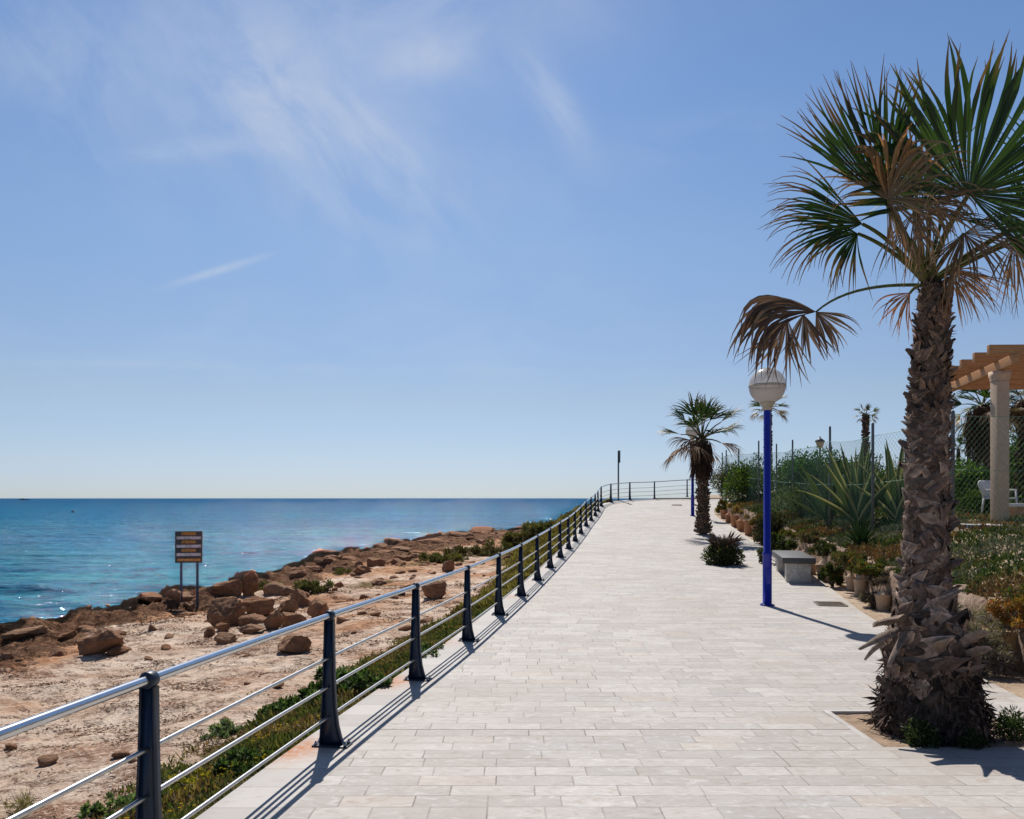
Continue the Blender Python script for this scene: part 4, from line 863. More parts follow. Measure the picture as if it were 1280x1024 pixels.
# ------------------------------------------------------------------ garden shrubs and hedge
HEDGE = [(.035, .065, .014), (.07, .11, .02), (.018, .032, .010), (.11, .15, .03)]
GREY = [(.08, .11, .07), (.12, .15, .10), (.05, .07, .045)]
def sh(px, Y, r, label, cols, n, seed, ll=.09, lw=.05, name='shrub', dz=0., **kw):
    X = (px-640)*Y/FPX; return leafy(name, (X, Y, float(garden_z(X, Y))-.05+dz), label, 'shrub', 26, r, n, ll, lw, cols, seed, 'garden shrubs behind the fence', stems=12, **kw)
sh(915, 36, (1.1, 1.5, 1.9), 'dark leafy shrub at the far end of the fence beside the railing', [(.03, .05, .02), (.05, .08, .03), (.08, .05, .03), (.12, .11, .06)], 7000, 71)
sh(940, 32, (1.3, 1.6, 1.75), 'dark green shrub showing just left of the blue lamp pole', HEDGE, 7000, 72)
sh(985, 30, (1.5, 1.8, 1.45), 'green shrub showing just right of the blue lamp pole', HEDGE, 8000, 73)
sh(1025, 29, (1.8, 1.6, 1.5), 'bright topped green shrub under the garden lantern', [(.05, .11, .02), (.09, .17, .03), (.025, .05, .015)], 9000, 74)
sh(1068, 28, (1.6, 1.4, 1.35), 'green shrub behind the largest agave', HEDGE, 7000, 75)
sh(1000, 24, (1.0, 1.1, 1.1), 'grey green shrub between the fence posts right of the lamp', GREY, 5000, 76, ll=.12, lw=.02)
sh(968, 23.5, (.8, 1.2, 1.0), 'dark low shrub behind the blue lamp pole at the fence foot', [(.03, .04, .02), (.06, .07, .03), (.09, .06, .04)], 4500, 77)
sh(1205, 22, (1.3, 1.1, 1.35), 'light green shrub directly right of the big palm trunk', [(.07, .13, .025), (.11, .18, .035), (.03, .06, .015)], 9000, 78, ll=.07)
sh(1228, 19.5, (.9, .7, .85), 'round green shrub left of the stucco column foot', HEDGE, 6000, 79, ll=.05, lw=.03)
sh(1272, 25, (1.8, 1.4, 2.5), 'tall green shrub right of the stucco column', HEDGE, 10000, 80)
sh(1245, 27, (1.5, 1.2, 1.9), 'green shrub behind the stucco column', HEDGE, 8000, 81)
sh(1160, 26, (1.6, 1.2, 1.7), 'shrub mostly hidden behind the big palm trunk', HEDGE, 6000, 82)
sh(1330, 22, (2.0, 1.5, 2.2), 'broad shrub at the right end of the garden', HEDGE, 6000, 83)
sh(1120, 25, (1.2, 1.0, 1.4), 'green shrub between the agaves and the big palm trunk', HEDGE, 5000, 84)


# ------------------------------------------------------------------ planter wall along the right side
ys = np.arange(5.6, 36.5, .09); cs_ = [(.17, -.06), (.165, .10), (.17, .22), (.165, .34), (.17, .45), (.185, .56), (.22, .605), (.30, .61), (.38, .60), (.44, .50)]
V = []
for y in ys:
    x0 = float(xr(y)); z0 = float(zp(y)); hgt = float(wall_h(y))/.60*(1.0+.16*float(perlin(y*1.9, 4.4))+.10*float(perlin(y*5.1, 9.4)))
    for w_, h_ in cs_: V.append([x0+w_, y, z0+h_*hgt])
V = np.array(V); blk = .035*(np.abs(np.sin(V[:, 1]*2*np.pi/.62+2*perlin(V[:, 1]*.7, 2.2)))**.35-.8)
V[:, 0] += .035*fbm(V[:, 1]*3, V[:, 2]*5, 0, 4)+blk; V[:, 2] += .035*fbm(V[:, 1]*1.9, V[:, 0]*2, 8, 3)*(V[:, 2] > zp(V[:, 1])+.3)
V[:, 1] += .02*fbm(V[:, 1]*4, V[:, 2]*4, 5, 2)
mb = MB(); mb.add(V, [grid_faces(len(ys), len(cs_))]); tag(mb.build('planter_wall', WALLSTONE), 'low rough stone wall that holds the garden earth beside the promenade', 'wall')

# ------------------------------------------------------------------ pots in front of it
def pot(px, py, wpx, hpx, label, m=None, seed=0, fill=True, group='clay pots along the planter wall', tilt=0.):
    X, Y, z = on_path(px, py); r = wpx*Y/FPX/2; h = hpx*Y/FPX; r_ = np.random.RandomState(seed+100); z -= .01
    t = thing('clay_pot', (X, Y+r*.6, z), label, 'pot', group, r_.uniform(0, 6)); t.rotation_euler.x = tilt
    hb = h*.74 if fill else h*.97
    n = 20; prof_ = [(0, 0), (r*.66, 0), (r*.70, hb*.05), (r*.80, hb*.45), (r*.93, hb*.90), (r*1.0, hb*.92), (r*1.02, hb*1.0), (r*.90, hb*1.0), (r*.86, hb*.93)]
    mb = MB(); lathe(mb, prof_, n=n, close=False); v = np.concatenate(mb.v); v[:, :2] *= (1+.03*fbm(v[:, 0]*9, v[:, 1]*9, v[:, 2]*7+seed, 3))[:, None]; mb.v = [v]; mb.build('pot_body', m or POT, t, True)
    mb = MB(); rr = np.linspace(r*.89, 0, 7); lathe(mb, [(q, hb*.93+(h-hb*.93)*(1-q/r/.89)) for q in rr], n=n, close=False); v = np.concatenate(mb.v); v[:, 2] += .012*fbm(v[:, 0]*14, v[:, 1]*14, seed, 3); mb.v = [v]; mb.build('earth_fill', (m or POT) if fill else SOIL, t, True)
    return t
nearlab = ['sand coloured pot by the dry twiggy plant, closest to the big palm on its left', 'tall tapered sand coloured pot with a pointed top, fourth from the bench',
           'pot half hidden behind the tall tapered one on the bench side', 'pot peeping out beside the trailing dark green plant', 'wide pot with pointed top just right of the bench end', 'small pot behind the right corner of the bench',
           'pot whose top shows just above the bench slab on the right', 'pot above the middle of the bench slab', 'pot above the left half of the bench slab', 'leftmost sand coloured pot above the bench slab']
for k, (px, py, w_, h_) in enumerate([(1107, 763, 21, 27), (1077.5, 744, 17, 27), (1065, 738, 13, 24), (1050, 731, 12, 23), (1031, 726, 18, 28), (1017, 717, 12, 18), (1010, 708, 13, 26), (1000, 702, 9, 20), (993, 699, 8, 20), (986, 696, 8, 21)]):
    pot(px, py, w_, h_, nearlab[k], None, k)
farlab = ['reddish pot touching the left side of the blue lamp pole', 'second reddish pot left of the blue lamp pole', 'third reddish pot left of the blue lamp pole', 'fourth reddish pot from the blue lamp pole', 'fifth reddish pot from the blue lamp pole', 'reddish pot farthest up the promenade']
for k, (px, py, w_, h_) in enumerate([(947, 675, 13, 24), (937, 669, 13, 19), (927, 663.5, 12, 17), (919, 658.5, 11, 15), (911.5, 653, 10, 13), (905, 648, 9, 11)]):
    pot(px, py, w_, h_, farlab[k], POTRED, 20+k, fill=k % 2 == 0)
pot(1212, 812, 24, 44, 'pale pot squeezed between the big palm trunk and the dry trailing plant', None, 31, fill=False)
pot(1266, 836, 52, 50, 'large squat ochre pot at the right edge of the picture', simple('ochre_pot', (.62, .42, .20), .9, 0, .3, 7, .008, 30, (.40, .14, .05)), 32, fill=False)

# ------------------------------------------------------------------ plants that spill over the wall
def on_wall(px, Y): return ((px-640)*Y/FPX, Y)
def spill(px, Y, dz, r, label, cols, n, seed, ll, lw, name='trailing_plant', **kw):
    X = (px-640)*Y/FPX; z = float(zp(Y))+dz
    return leafy(name, (X, Y, z), label, 'plant', 18, r, n, ll, lw, cols, seed, 'plants growing on the planter wall', low=True, **kw)
DRYC = [(.16, .125, .12), (.24, .19, .18), (.10, .075, .07), (.30, .25, .23)]
SUC = [(.05, .09, .02), (.09, .12, .03), (.16, .13, .03), (.20, .07, .025), (.03, .05, .02)]
spill(1224, 8.0, .02, (.32, .36, .60), 'grey dried succulent trailing over the wall right of the big palm', DRYC, 8500, 101, .06, .009, 'dry_plant', upb=-.1, hollow=.2)
spill(1222, 8.5, .18, (.30, .4, .40), 'grey dried growth on the wall top close behind the big palm trunk', DRYC, 5500, 102, .055, .009, 'dry_plant', upb=-.1, hollow=.3)
spill(1268, 7.75, .52, (.17, .22, .24), 'orange and red leaved succulent hanging above the large ochre pot', [(.34, .10, .03), (.40, .20, .04), (.16, .13, .03), (.22, .09, .03)], 2600, 103, .05, .012, upb=-.2, hollow=.3)
spill(1292, 7.9, .52, (.22, .3, .36), 'green and yellow succulent at the right picture edge', SUC, 2600, 110, .05, .014, upb=.1)
spill(1094, 12.6, .02, (.20, .22, .62), 'dark dried plant hanging beside the pot nearest the palm', [(.09, .065, .06), (.14, .10, .09), (.06, .045, .04), (.20, .15, .13)], 3600, 104, .06, .010, 'dry_plant', upb=-.35, hollow=.3)
spill(1041, 15.2, .02, (.22, .26, .66), 'dark green plant trailing down between the pots right of the bench', [(.03, .05, .015), (.05, .09, .02), (.08, .12, .03), (.12, .07, .03)], 4200, 105, .05, .025, upb=-.2, hollow=.3)
spill(1058, 14.6, .42, (.26, .3, .26), 'reddish succulent on the wall top above the half hidden pot', [(.20, .08, .04), (.12, .10, .03), (.07, .10, .03)], 2600, 106, .05, .018)
spill(972, 18.8, .05, (.34, .5, .70), 'leafy plant between the blue lamp pole and the bench end', [(.03, .05, .015), (.06, .10, .02), (.09, .07, .035)], 4200, 107, .06, .03, upb=.1)
spill(1012, 18.4, .56, (.3, .3, .22), 'purple brown succulent on the wall above the bench', [(.12, .07, .06), (.16, .10, .07), (.07, .09, .03)], 2400, 108, .05, .02)
spill(906, 33.5, .1, (.3, .5, .55), 'low plant on the paving edge at the far end of the pots', SUC, 1800, 109, .09, .05)

spill(1068, 14.0, .50, (.30, .5, .20), 'brown leaved creeper along the wall top over the tall tapered pot', [(.14, .09, .05), (.09, .09, .03), (.05, .07, .02)], 2600, 111, .05, .02)
spill(1088, 12.9, .50, (.30, .5, .22), 'green creeper along the wall top right of the tall tapered pot', SUC, 2600, 112, .05, .018)
spill(1025, 16.6, .46, (.24, .5, .26), 'dark creeper along the wall top above the wide pointed pot', [(.04, .06, .02), (.10, .07, .04), (.07, .09, .03)], 2400, 113, .05, .022)
spill(990, 20.5, .46, (.30, .9, .24), 'mixed low growth along the wall top behind the bench', SUC, 2600, 114, .06, .022)
spill(948, 25.5, .44, (.34, 1.1, .30), 'reddish growth on the wall top beside the blue lamp pole', [(.22, .11, .05), (.14, .10, .04), (.08, .09, .03)], 2600, 115, .07, .025)
spill(927, 29.5, .40, (.36, 1.3, .30), 'orange brown growth above the reddish pots', [(.28, .14, .06), (.20, .13, .05), (.10, .09, .03)], 2600, 116, .08, .03)

# ------------------------------------------------------------------ ground cover of the garden (uncountable)
r_ = np.random.RandomState(3); n_ = 105000
Y = 5.5 + 27*r_.rand(n_)**1.25; w_ = .24 + 7.5*r_.rand(n_)**1.5; X = xr(Y)+w_; pt = fbm(X*.9, Y*.9, 3, 3); pt2 = fbm(X*.5, Y*.5, 11, 3); hgt = .16*np.clip(.5+pt, 0, 1.4)*np.clip(w_/.6, .25, 1)*(.6+.0*w_)
kp = (pt > -.55+.5*(r_.rand(n_)-.5)); Y, w_, X, pt, pt2, hgt = [q[kp] for q in (Y, w_, X, pt, pt2, hgt)]; n_ = len(Y)
P = np.stack([X, Y, garden_z(X, Y)+hgt*r_.rand(n_)], 1); D = r_.normal(size=(n_, 3))*.55+[0, 0, .9]
ca = pal(r_, n_, [(.06, .11, .025), (.10, .15, .03), (.035, .06, .02), (.15, .16, .04)], .25); cb = pal(r_, n_, [(.26, .12, .05), (.20, .15, .05), (.12, .08, .05), (.30, .22, .10)], .25); cd = pal(r_, n_, [(.12, .15, .09), (.16, .17, .10), (.22, .20, .13)], .25)
sel = (pt2+.3*(r_.rand(n_)-.5)); c = np.where((sel > .12)[:, None], cb, np.where((sel < -.25)[:, None], cd, ca))
s_ = 1+Y/16
mb = MB(); cards(mb, P, D, r_.uniform(.035, .075, n_)*s_*.8, r_.uniform(.010, .024, n_)*s_, c, r_); tag(mb.build('ground_cover', SUCC), 'mat of green, yellow and red succulents covering the garden bank', 'ground cover', kind='stuff')

# ------------------------------------------------------------------ chain link fence
FP = [((1191-640)*.0155, 15.5, 1.70, 1.60, .037), ((1091-640)*.0175, 17.5, 1.65, 1.36, .031), ((1037.5-640)*.020, 20., 1.80, 1.42, .028), ((990.7-640)*.0245, 24.5, 1.79, 1.50, .026), ((970.6-640)*.027, 27., 1.84, 1.56, .024),
      ((948.4-640)*.029, 29., 2.09, 1.68, .028), ((923.4-640)*.033, 33., 2.05, 1.85, .028), ((907.8-640)*.0355, 35.5, 2.15, 1.95, .028), ((902.8-640)*.038, 38., 2.18, 1.98, .028)]
FR = [(11.75, 14.45, 1.62, 1.56, .034), (14.9, 13.5, 1.62, 1.56, .034), (18.0, 12.6, 1.62, 1.56, .034)]
fence = thing('wire_fence', (FP[0][0], FP[0][1], float(garden_z(FP[0][0], FP[0][1]))), 'chain link wire fence on metal posts enclosing the garden', 'fence'); fo = np.array(fence.location)
for (x, y, zt, zm, r) in FP+FR:
    zb = float(garden_z(x, y))-.1; mb = MB(); lathe(mb, [(0, zb), (r, zb), (r, zt-.03), (r*.7, zt), (0, zt+.01)], (x, y, 0), 10, close=False); v = np.concatenate(mb.v)-fo; mb.v = [v]; mb.build('post', GREYMETAL, fence, True)
def panel(a, b):
    A = np.array(a[:2]); B = np.array(b[:2]); Lp = np.linalg.norm(B-A); za, zb = float(garden_z(*A))+.06, float(garden_z(*B))+.06; ta, tb = a[3], b[3]
    far = (A[1]+B[1])/2; cell = .085 if far < 22 else .14; rad_ = .0019 if far < 22 else .0026
    def pt(u, v):   # u metres along, v 0..1
        f = u/Lp; sag = .05*math.sin(f*math.pi); lo = za*(1-f)+zb*f; hi = ta*(1-f)+tb*f-sag; q = A+(B-A)*f; bul = .03*math.sin(f*7+v*3+A[0]); return np.array([q[0]+bul, q[1], lo+(hi-lo)*v])-fo
    Hm = ((ta-za)+(tb-zb))/2; mb = MB(); slope = 1.45   # diamonds taller than wide
    run = Hm/slope
    u0 = -run
    k = 0
    while u0 < Lp:
        for sgn in (0, 1):
            ua, ub = u0, u0+run
            s0 = max(0, -ua/run); s1 = min(1, (Lp-ua)/run)
            if s1 - s0 > .02:
                pts = [pt(ua+run*s, s if sgn == 0 else 1-s) for s in np.linspace(s0, s1, 5)]; tube(mb, pts, rad_, 3, caps=False)
        u0 += cell
    mb.build('wire_mesh', WIRE, fence)
    for v_ in (0, .5, 1): mb = MB(); tube(mb, [pt(u, v_) for u in np.linspace(0, Lp, 9)], .0042 if v_ == 1 else .0034, 4); mb.build('tension_wire', WIRE, fence)
for a, b in zip(FP[:-1], FP[1:]): panel(a, b)
panel(FP[0], FR[0]); panel(FR[0], FR[1]); panel(FR[1], FR[2])
mb = MB(); a = np.array([FP[6][0], 33., 1.5])-fo; b = np.array([FP[7][0]-.1, 34.8, float(garden_z(9.3, 34.8))])-fo
mb = MB(); tube(mb, [np.array([FP[6][0], 33., .35])-fo, np.array([FP[7][0], 35.5, 1.9])-fo], .02, 6); mb.build('brace', GREYMETAL, fence)
mb = MB(); Lq = np.linspace(0, 1, 40); v = []
for q in Lq:
    x = FP[0][0]+.1+(18-FP[0][0])*q; y = 15.42+(12.6-15.5)*q; z = float(garden_z(x, y)); n1 = .02*perlin(x*3, y*3)
    for (dy, dz) in ((-.09, -.1), (-.085+n1, .06), (.07, .075+n1), (.08, -.1)): v.append(np.array([x, y+dy, z+dz])-fo)
mb.add(v, [grid_faces(40, 4)]); mb.build('concrete_footing', COPING_WHITE, fence)

# ------------------------------------------------------------------ bench
bx_, by_ = 5.86, 16.72; zb = float(zp(by_)); t = thing('stone_bench', (bx_, by_, zb), 'stone bench with dark slab seat between the blue lamp pole and the pots', 'bench', None, R(-13))
mb = MB(); box(mb, (0, 0, .405), (.62, 2.30, .115), bev=.008); mb.build('seat_slab', SLABTOP, t)
for s_, yy_ in ((0, -.90), (1, .86)): mb = MB(); box(mb, (0, yy_, .155), (.46, .30, .385), bev=.012); mb.build('leg_block', MARBLE, t)

# ------------------------------------------------------------------ grates in the paving
def grate(px, py, w_, l_, label, rot=-.17, dark=False):
    X, Y, z = on_path(px, py); sl = (float(zp(Y+.3))-float(zp(Y-.3)))/.6; t = thing('drain_cover', (X, Y, z+.004), label, 'drain cover', 'drain covers in the paving'); t.rotation_euler = (math.atan(sl), 0, rot)
    mb = MB(); m4 = .035
    for (cx, cy, sx, sy) in ((0, l_/2, w_, m4), (0, -l_/2, w_, m4), (w_/2, 0, m4, l_-m4), (-w_/2, 0, m4, l_-m4)): box(mb, (cx, cy, .004), (sx, sy, .012), bev=.002)
    mb.build('frame', RUSTY, t); mb = MB(); n = int(l_/.05)
    box(mb, (0, 0, -.001), (w_-m4, l_-m4, .006))
    for k in range(n): box(mb, (0, -l_/2+(k+.5)*l_/n, .005), (w_-m4, .022, .010), bev=.002)
    mb.build('grating', RUSTY, t)
RUSTY = simple('rusty_iron', (.16, .12, .09), .85, .2, .4, 14, .002, 80, (.26, .19, .13))
grate(1038, 755.5, .42, .46, 'square rusty drain cover in the paving in front of the bench'); grate(846, 631.6, .45, .35, 'far drain cover near the crest of the promenade')

# ------------------------------------------------------------------ pergola, parapet, chair
t = thing('pergola', (10.05, 16.5, -.55), 'wooden pergola with stepped rafters on a rough stucco column', 'pergola'); o_ = np.array([10.05, 16.5, -.55])
def col(x, y, zb_, zt_):
    mb = MB(); box(mb, np.array([x, y, (zb_+zt_-.2)/2])-o_, (.25, .25, zt_-.2-zb_), bev=.012); c_ = mb.build('column', STUCCO, t)
    mb = MB(); h_ = [(.127, -.20), (.140, -.13), (.150, -.09), (.150, 0.0)]
    v = []
    for hw, dz in h_: v += [np.array([x+a*hw, y+b*hw, zt_+dz])-o_ for a, b in ((-1, -1), (1, -1), (1, 1), (-1, 1))]
    f = [[4*i+a, 4*i+(a+1) % 4, 4*i+4+(a+1) % 4, 4*i+4+a] for i in range(3) for a in range(4)] + [[12, 13, 14, 15]]; mb.add(v, f); q = mb.build('capital', STUCCO, c_)
col(10.06, 16.5, -.62, 2.62); col(11.20, 21.3, -.3, 2.62); col(14.8, 15.9, -.6, 2.62)
d_ = unit(np.array([.235, 1., 0])); rotb = -math.atan(.235)
def beam(c, L, w_, h_, rot, name='beam'): mb = MB(); box(mb, np.array(c)-o_, (w_, L, h_), rot=rot, bev=.006); return mb.build(name, WOOD, t)
cB = np.array([10.06, 16.5, 0])+d_*2.1; beam((cB[0], cB[1], 2.725), 5.9, .13, .20, rotb); beam((cB[0]+4.75, cB[1]-.7, 2.725), 5.9, .13, .20, rotb)
for k in range(7):
    s0 = -.62+.86*k; base = np.array([10.06, 16.5, 0])+d_*s0; Lr = 6.2; ce = base + np.array([Lr/2-.52, -.07*(Lr/2-.3), 0])
    mb = MB(); box(mb, np.array([ce[0], ce[1], 2.925])-o_, (Lr, .10, .20), rot=-.03, bev=.006); mb.build('rafter', WOOD, t)
X0 = (1257-640)*.0172
t2 = thing('parapet_wall', (X0, 17.2, -.6), 'low orange rendered wall with white coping right of the stucco column', 'wall')
mb = MB(); box(mb, (2.2, 0, .20), (4.4, .22, .44), bev=.005); mb.build('wall_body', TERRA, t2); mb = MB(); box(mb, (2.19, 0, .452), (4.44, .30, .07), bev=.012); mb.build('coping', COPING_WHITE, t2)
cx0 = (1249-640)*.0188; t3 = thing('garden_chair', (cx0, 18.8, -.42), 'pale moulded garden chair behind the stucco column', 'chair', rotz=.25)
def rounded(w0, w1, h0, h1, n=8, r=.10):
    P_ = [(-w0/2, h0)]; 
    for k in range(n+1): a = math.pi-k*math.pi/2/n; P_.append((-w1/2+r+r*math.cos(a), h1-r+r*math.sin(a)))
    for k in range(n+1): a = math.pi/2-k*math.pi/2/n; P_.append((w1/2-r+r*math.cos(a), h1-r+r*math.sin(a)))
    P_.append((w0/2, h0)); return P_
P_ = rounded(.44, .66, .42, .85); n = len(P_); mb = MB(); mb.add([(x, .22+.12*(z-.42), z) for x, z in P_]+[(x, .25+.12*(z-.42), z) for x, z in P_], [list(range(n)), list(range(n, 2*n))[::-1]]+[[i, n+i, n+(i+1) % n, (i+1) % n] for i in range(n)]); mb.build('backrest', COPING_WHITE, t3)
mb = MB(); box(mb, (0, 0, .42), (.48, .46, .035), bev=.012); mb.build('seat', COPING_WHITE, t3)
for a in (-1, 1):
    mb = MB(); box(mb, (a*.27, 0, .62), (.05, .44, .03), bev=.01); mb.build('armrest', COPING_WHITE, t3)
    for b in (-1, 1): mb = MB(); tube(mb, [(a*.27, b*.25, -.02), (a*.24, b*.20, .41)] if b > 0 else [(a*.27, b*.25, -.02), (a*.265, b*.2, .61)], .022, 8); mb.build('leg', COPING_WHITE, t3)

# ------------------------------------------------------------------ garden lantern, dark post at the bend
gx = (1025-640)*.034; t = thing('garden_lantern', (gx, 34., .2), 'small lantern on a thin dark pole above the garden shrubs', 'lantern'); mb = MB(); lathe(mb, [(0, 0), (.06, 0), (.045, .3), (.035, 1.9), (.06, 1.93), (0, 1.95)], n=10, close=False); mb.build('pole', GREYMETAL, t, True)
mb = MB(); lathe(mb, [(0, 1.93), (.10, 1.95), (.20, 2.2), (.19, 2.21), (0, 2.21)], n=6, close=False); mb.build('glass_body', GLASSY := simple('old_lantern_glass', (.50, .36, .20), .4, 0, .2, 9), t)
mb = MB(); lathe(mb, [(.22, 2.205), (.235, 2.22), (.10, 2.33), (.035, 2.36), (.03, 2.42), (0, 2.44)], n=6, close=False); mb.build('cap', GREYMETAL, t)
px_, py_ = (773-640)*.0403, 40.3; zb = float(zp(40.3))-.1; t = thing('sign_post', (px_, py_, zb), 'thin dark metal post with a narrow plate at the bend of the railing', 'post')
mb = MB(); lathe(mb, [(0, 0), (.04, 0), (.04, 2.60), (0, 2.61)], n=10, close=False); mb.build('pole', GREYMETAL, t, True); mb = MB(); box(mb, (.055, 0, 2.30), (.03, .45, .62), bev=.004); mb.build('plate', GREYMETAL, t)

# ------------------------------------------------------------------ warning board on the beach
X, Y, z = on_beach(236, 760); z = float(z); zb = z-.12; bw, bh = .625, .76; ztop = -(664-623)*Y/FPX-z
t = thing('warning_board', (X, Y, z), 'black warning board with white and orange lettering on two blue posts above the rocks', 'sign', rotz=R(8))
PB = simple('sign_post_paint', (.03, .06, .13), .5, .2, .2, 10); BK = simple('sign_black', (.012, .011, .012), .45, 0, .2, 10); OR_ = simple('sign_orange', (.60, .27, .03), .6, 0, .1, 10); WH = simple('sign_white', (.72, .70, .72), .6, 0, .08, 10)
for a in (-.18, .19): mb = MB(); box(mb, (a, .03, (ztop-.05-.12)/2), (.055, .04, ztop-.05+.12), bev=.004); mb.build('post', PB, t)
mb = MB(); box(mb, (0, 0, ztop-bh/2), (bw, .02, bh), bev=.003); bo = mb.build('board', BK, t)
def text(s, size, x, zc, m, wid, name):
    cu = bpy.data.curves.new(name, 'FONT'); cu.body = s; cu.size = size; cu.extrude = .001; cu.align_x = 'CENTER'; cu.align_y = 'CENTER'; cu.offset = .0045
    o = bpy.data.objects.new(name, cu); C.objects.link(o); dg = bpy.context.evaluated_depsgraph_get(); me = bpy.data.meshes.new_from_object(o.evaluated_get(dg)); C.objects.unlink(o); bpy.data.objects.remove(o)
    co = np.array([v.co[:] for v in me.vertices]); sx = wid/(np.ptp(co[:, 0])+1e-9); q = bpy.data.objects.new(name, me); C.objects.link(q); me.materials.clear(); me.materials.append(m); q.parent = bo
    q.rotation_euler = (R(90), 0, 0); q.location = (x, -.0125, zc); q.scale = (sx, 1, 1)
for k, (s, w_, m_, sz) in enumerate([('ATENCION', .33, OR_, .085), ('CORRIENTES PELIGROSAS', .55, WH, .085), ('ATTENTION', .33, OR_, .085), ('DANGEROUS CURRENTS', .55, WH, .085), ('ACHTUNG', .33, OR_, .085), ('GEFAHRLICHE STROMUNG', .55, WH, .085), ('AYUNTAMIENTO PLAYAS', .53, OR_, .07)]):
    text(s, sz, 0, ztop-.065-k*.0995-(.03 if k == 6 else 0), m_, w_, 'lettering')

# ------------------------------------------------------------------ boulders
def rock_mesh(seed, flat=1.0, sub=5, ncut=17):
    r_ = np.random.RandomState(seed); bm = bmesh.new(); bmesh.ops.create_icosphere(bm, subdivisions=sub, radius=1); bm.verts.ensure_lookup_table(); v = np.array([q.co[:] for q in bm.verts]); f = np.array([[q.index for q in p.verts] for p in bm.faces]); bm.free()
    for k in range(ncut):
        n = unit(r_.normal(size=3)); o = r_.uniform(.42, .78); dd = v @ n-o; v = v - n[None]*np.maximum(dd, 0)[:, None]
    nn = unit(v); s = 30*r_.rand(); v = v*(1+.09*fbm(nn[:, 0]*1.6+s, nn[:, 1]*1.6, nn[:, 2]*1.6, 3)[:, None] + .055*fbm(nn[:, 0]*5+s, nn[:, 1]*5, nn[:, 2]*5, 4)[:, None] - .16*np.clip(ridged(nn[:, 0]*1.8+s, nn[:, 1]*1.8, nn[:, 2]*2.8, 3)-.55, 0, 1)[:, None])
    v = v + nn*(.035*np.abs(np.sin(v[:, 2]*7+s+2*fbm(v[:, 0]*1.5+s, v[:, 1]*1.5, 0, 2)))[:, None])
    v /= np.abs(v).max(0); mb = MB(); mb.add(v, [f]); o = mb.build('boulder', ROCK, None, True); me = o.data; C.objects.unlink(o); bpy.data.objects.remove(o); return me
RM = [rock_mesh(200+k) for k in range(9)]; RS = [rock_mesh(300+k, sub=2, ncut=8) for k in range(6)]
def rock(name, me, loc, s, rot, label, cat, group):
    o = bpy.data.objects.new(name, me); C.objects.link(o); o.location = loc; o.scale = s; o.rotation_euler = rot; tag(o, label, cat, group); return o
BL = [(279, 752, 42, 26, 'low dark boulder at the upper left of the heap near the warning board'), (308, 746, 27, 34, 'upright pointed boulder standing at the back of the heap'), (337, 746, 34, 24, 'slanting boulder right of the upright pointed one'),
 (357, 745, 22, 14, 'small boulder at the back right of the heap'), (371, 759, 34, 24, 'brown boulder at the right of the heap behind the rounded one'), (278, 784, 50, 38, 'biggest boulder, at the left front of the heap'), (320, 772, 42, 24, 'broad boulder in the middle of the heap'),
 (357, 768, 30, 18, 'dark angular boulder right of the middle of the heap'), (338, 788, 24, 25, 'squarish boulder at the front middle of the heap'), (363, 785, 31, 24, 'pale topped boulder touching the handrail line in the heap'), (397, 776, 36, 30, 'rounded boulder at the right end of the heap by the railing post'),
 (308, 784, 42, 18, 'long slanting boulder in front of the broad middle one'), (308, 794, 38, 15, 'lower long flat stone lying at the front of the heap'), (260, 798, 20, 15, 'small stone at the left foot of the heap'), (279, 806, 29, 14, 'small loaf shaped stone in front of the heap'),
 (277, 790, 18, 11, 'little stone wedged under the biggest boulder'), (363, 819, 49, 27, 'dark red boulder alone on the sand below the handrail'), (112, 822, 55, 31, 'large brown boulder alone on the sand at the left'), (80, 797, 28, 15, 'reddish rock left behind the large lone boulder'), (104, 790, 32, 9, 'flat dark rock behind the large lone boulder'),
 (216, 765, 24, 19, 'brown rock at the foot of the left sign post'), (234, 764, 20, 14, 'small pale rock between the two sign posts'), (188, 790, 13, 8, 'small dark stone on open sand below the warning board'), (4, 831, 18, 10, 'dark stone at the left edge of the picture'), (543, 750, 32, 24, 'dark boulder seen just behind the railing in the middle'),
 (560, 715, 19, 16, 'squarish dark red rock beyond the railing'), (409, 697, 40, 11, 'flat pale slab standing proud at the water edge'), (468, 708, 24, 14, 'dark rock on the slope near the water edge'), (447, 710, 13, 9, 'small round rock left of the dark one on the slope'), (432, 702, 24, 8, 'flat ledge rock behind the small round rock'),
 (503, 702, 26, 10, 'dark ledge rock among the low scrub'), (540, 682, 44, 10, 'long dark ledge above the water, left of two'), (604, 668, 36, 9, 'brown rounded ledge near the far water edge'), (575, 674, 34, 9, 'long dark ledge above the water, right of two'), (497, 684, 38, 10, 'ledge rock where the shore bends'), (521, 697, 22, 10, 'small dark rock above the bare slope'),
 (480, 695, 26, 9, 'brown flat rock below the shore bend'), (442, 720, 12, 5, 'tiny flat stone on the bare red slope'), (500, 745, 16, 6, 'flat stone on the bare slope between two railing posts'), (535, 778, 18, 6, 'small flat stone seen through the railing'), (423, 735, 14, 8, 'small stone right of the heap above the handrail')]
r_ = np.random.RandomState(77)
for k, (px, py, w_, h_, lab) in enumerate(BL):
    X, Y, z = on_beach(px, py); z = float(beach_z(X, Y)[0]) if Y < 30 else float(z); s = Y/FPX; hw = w_*s/2; hh_ = h_*s/2
    flat = h_/w_ < .45
    rock('boulder', RM[k % 9], (X, Y+hw*.7, z+hh_*.72), (hw*1.04, hw*.85, hh_*1.18), (r_.uniform(-.15, .15), r_.uniform(-.12, .12), r_.choice([0, 3.14159])+r_.uniform(-.25, .25)), lab, 'boulder', 'boulders on the beach')
ct = 0
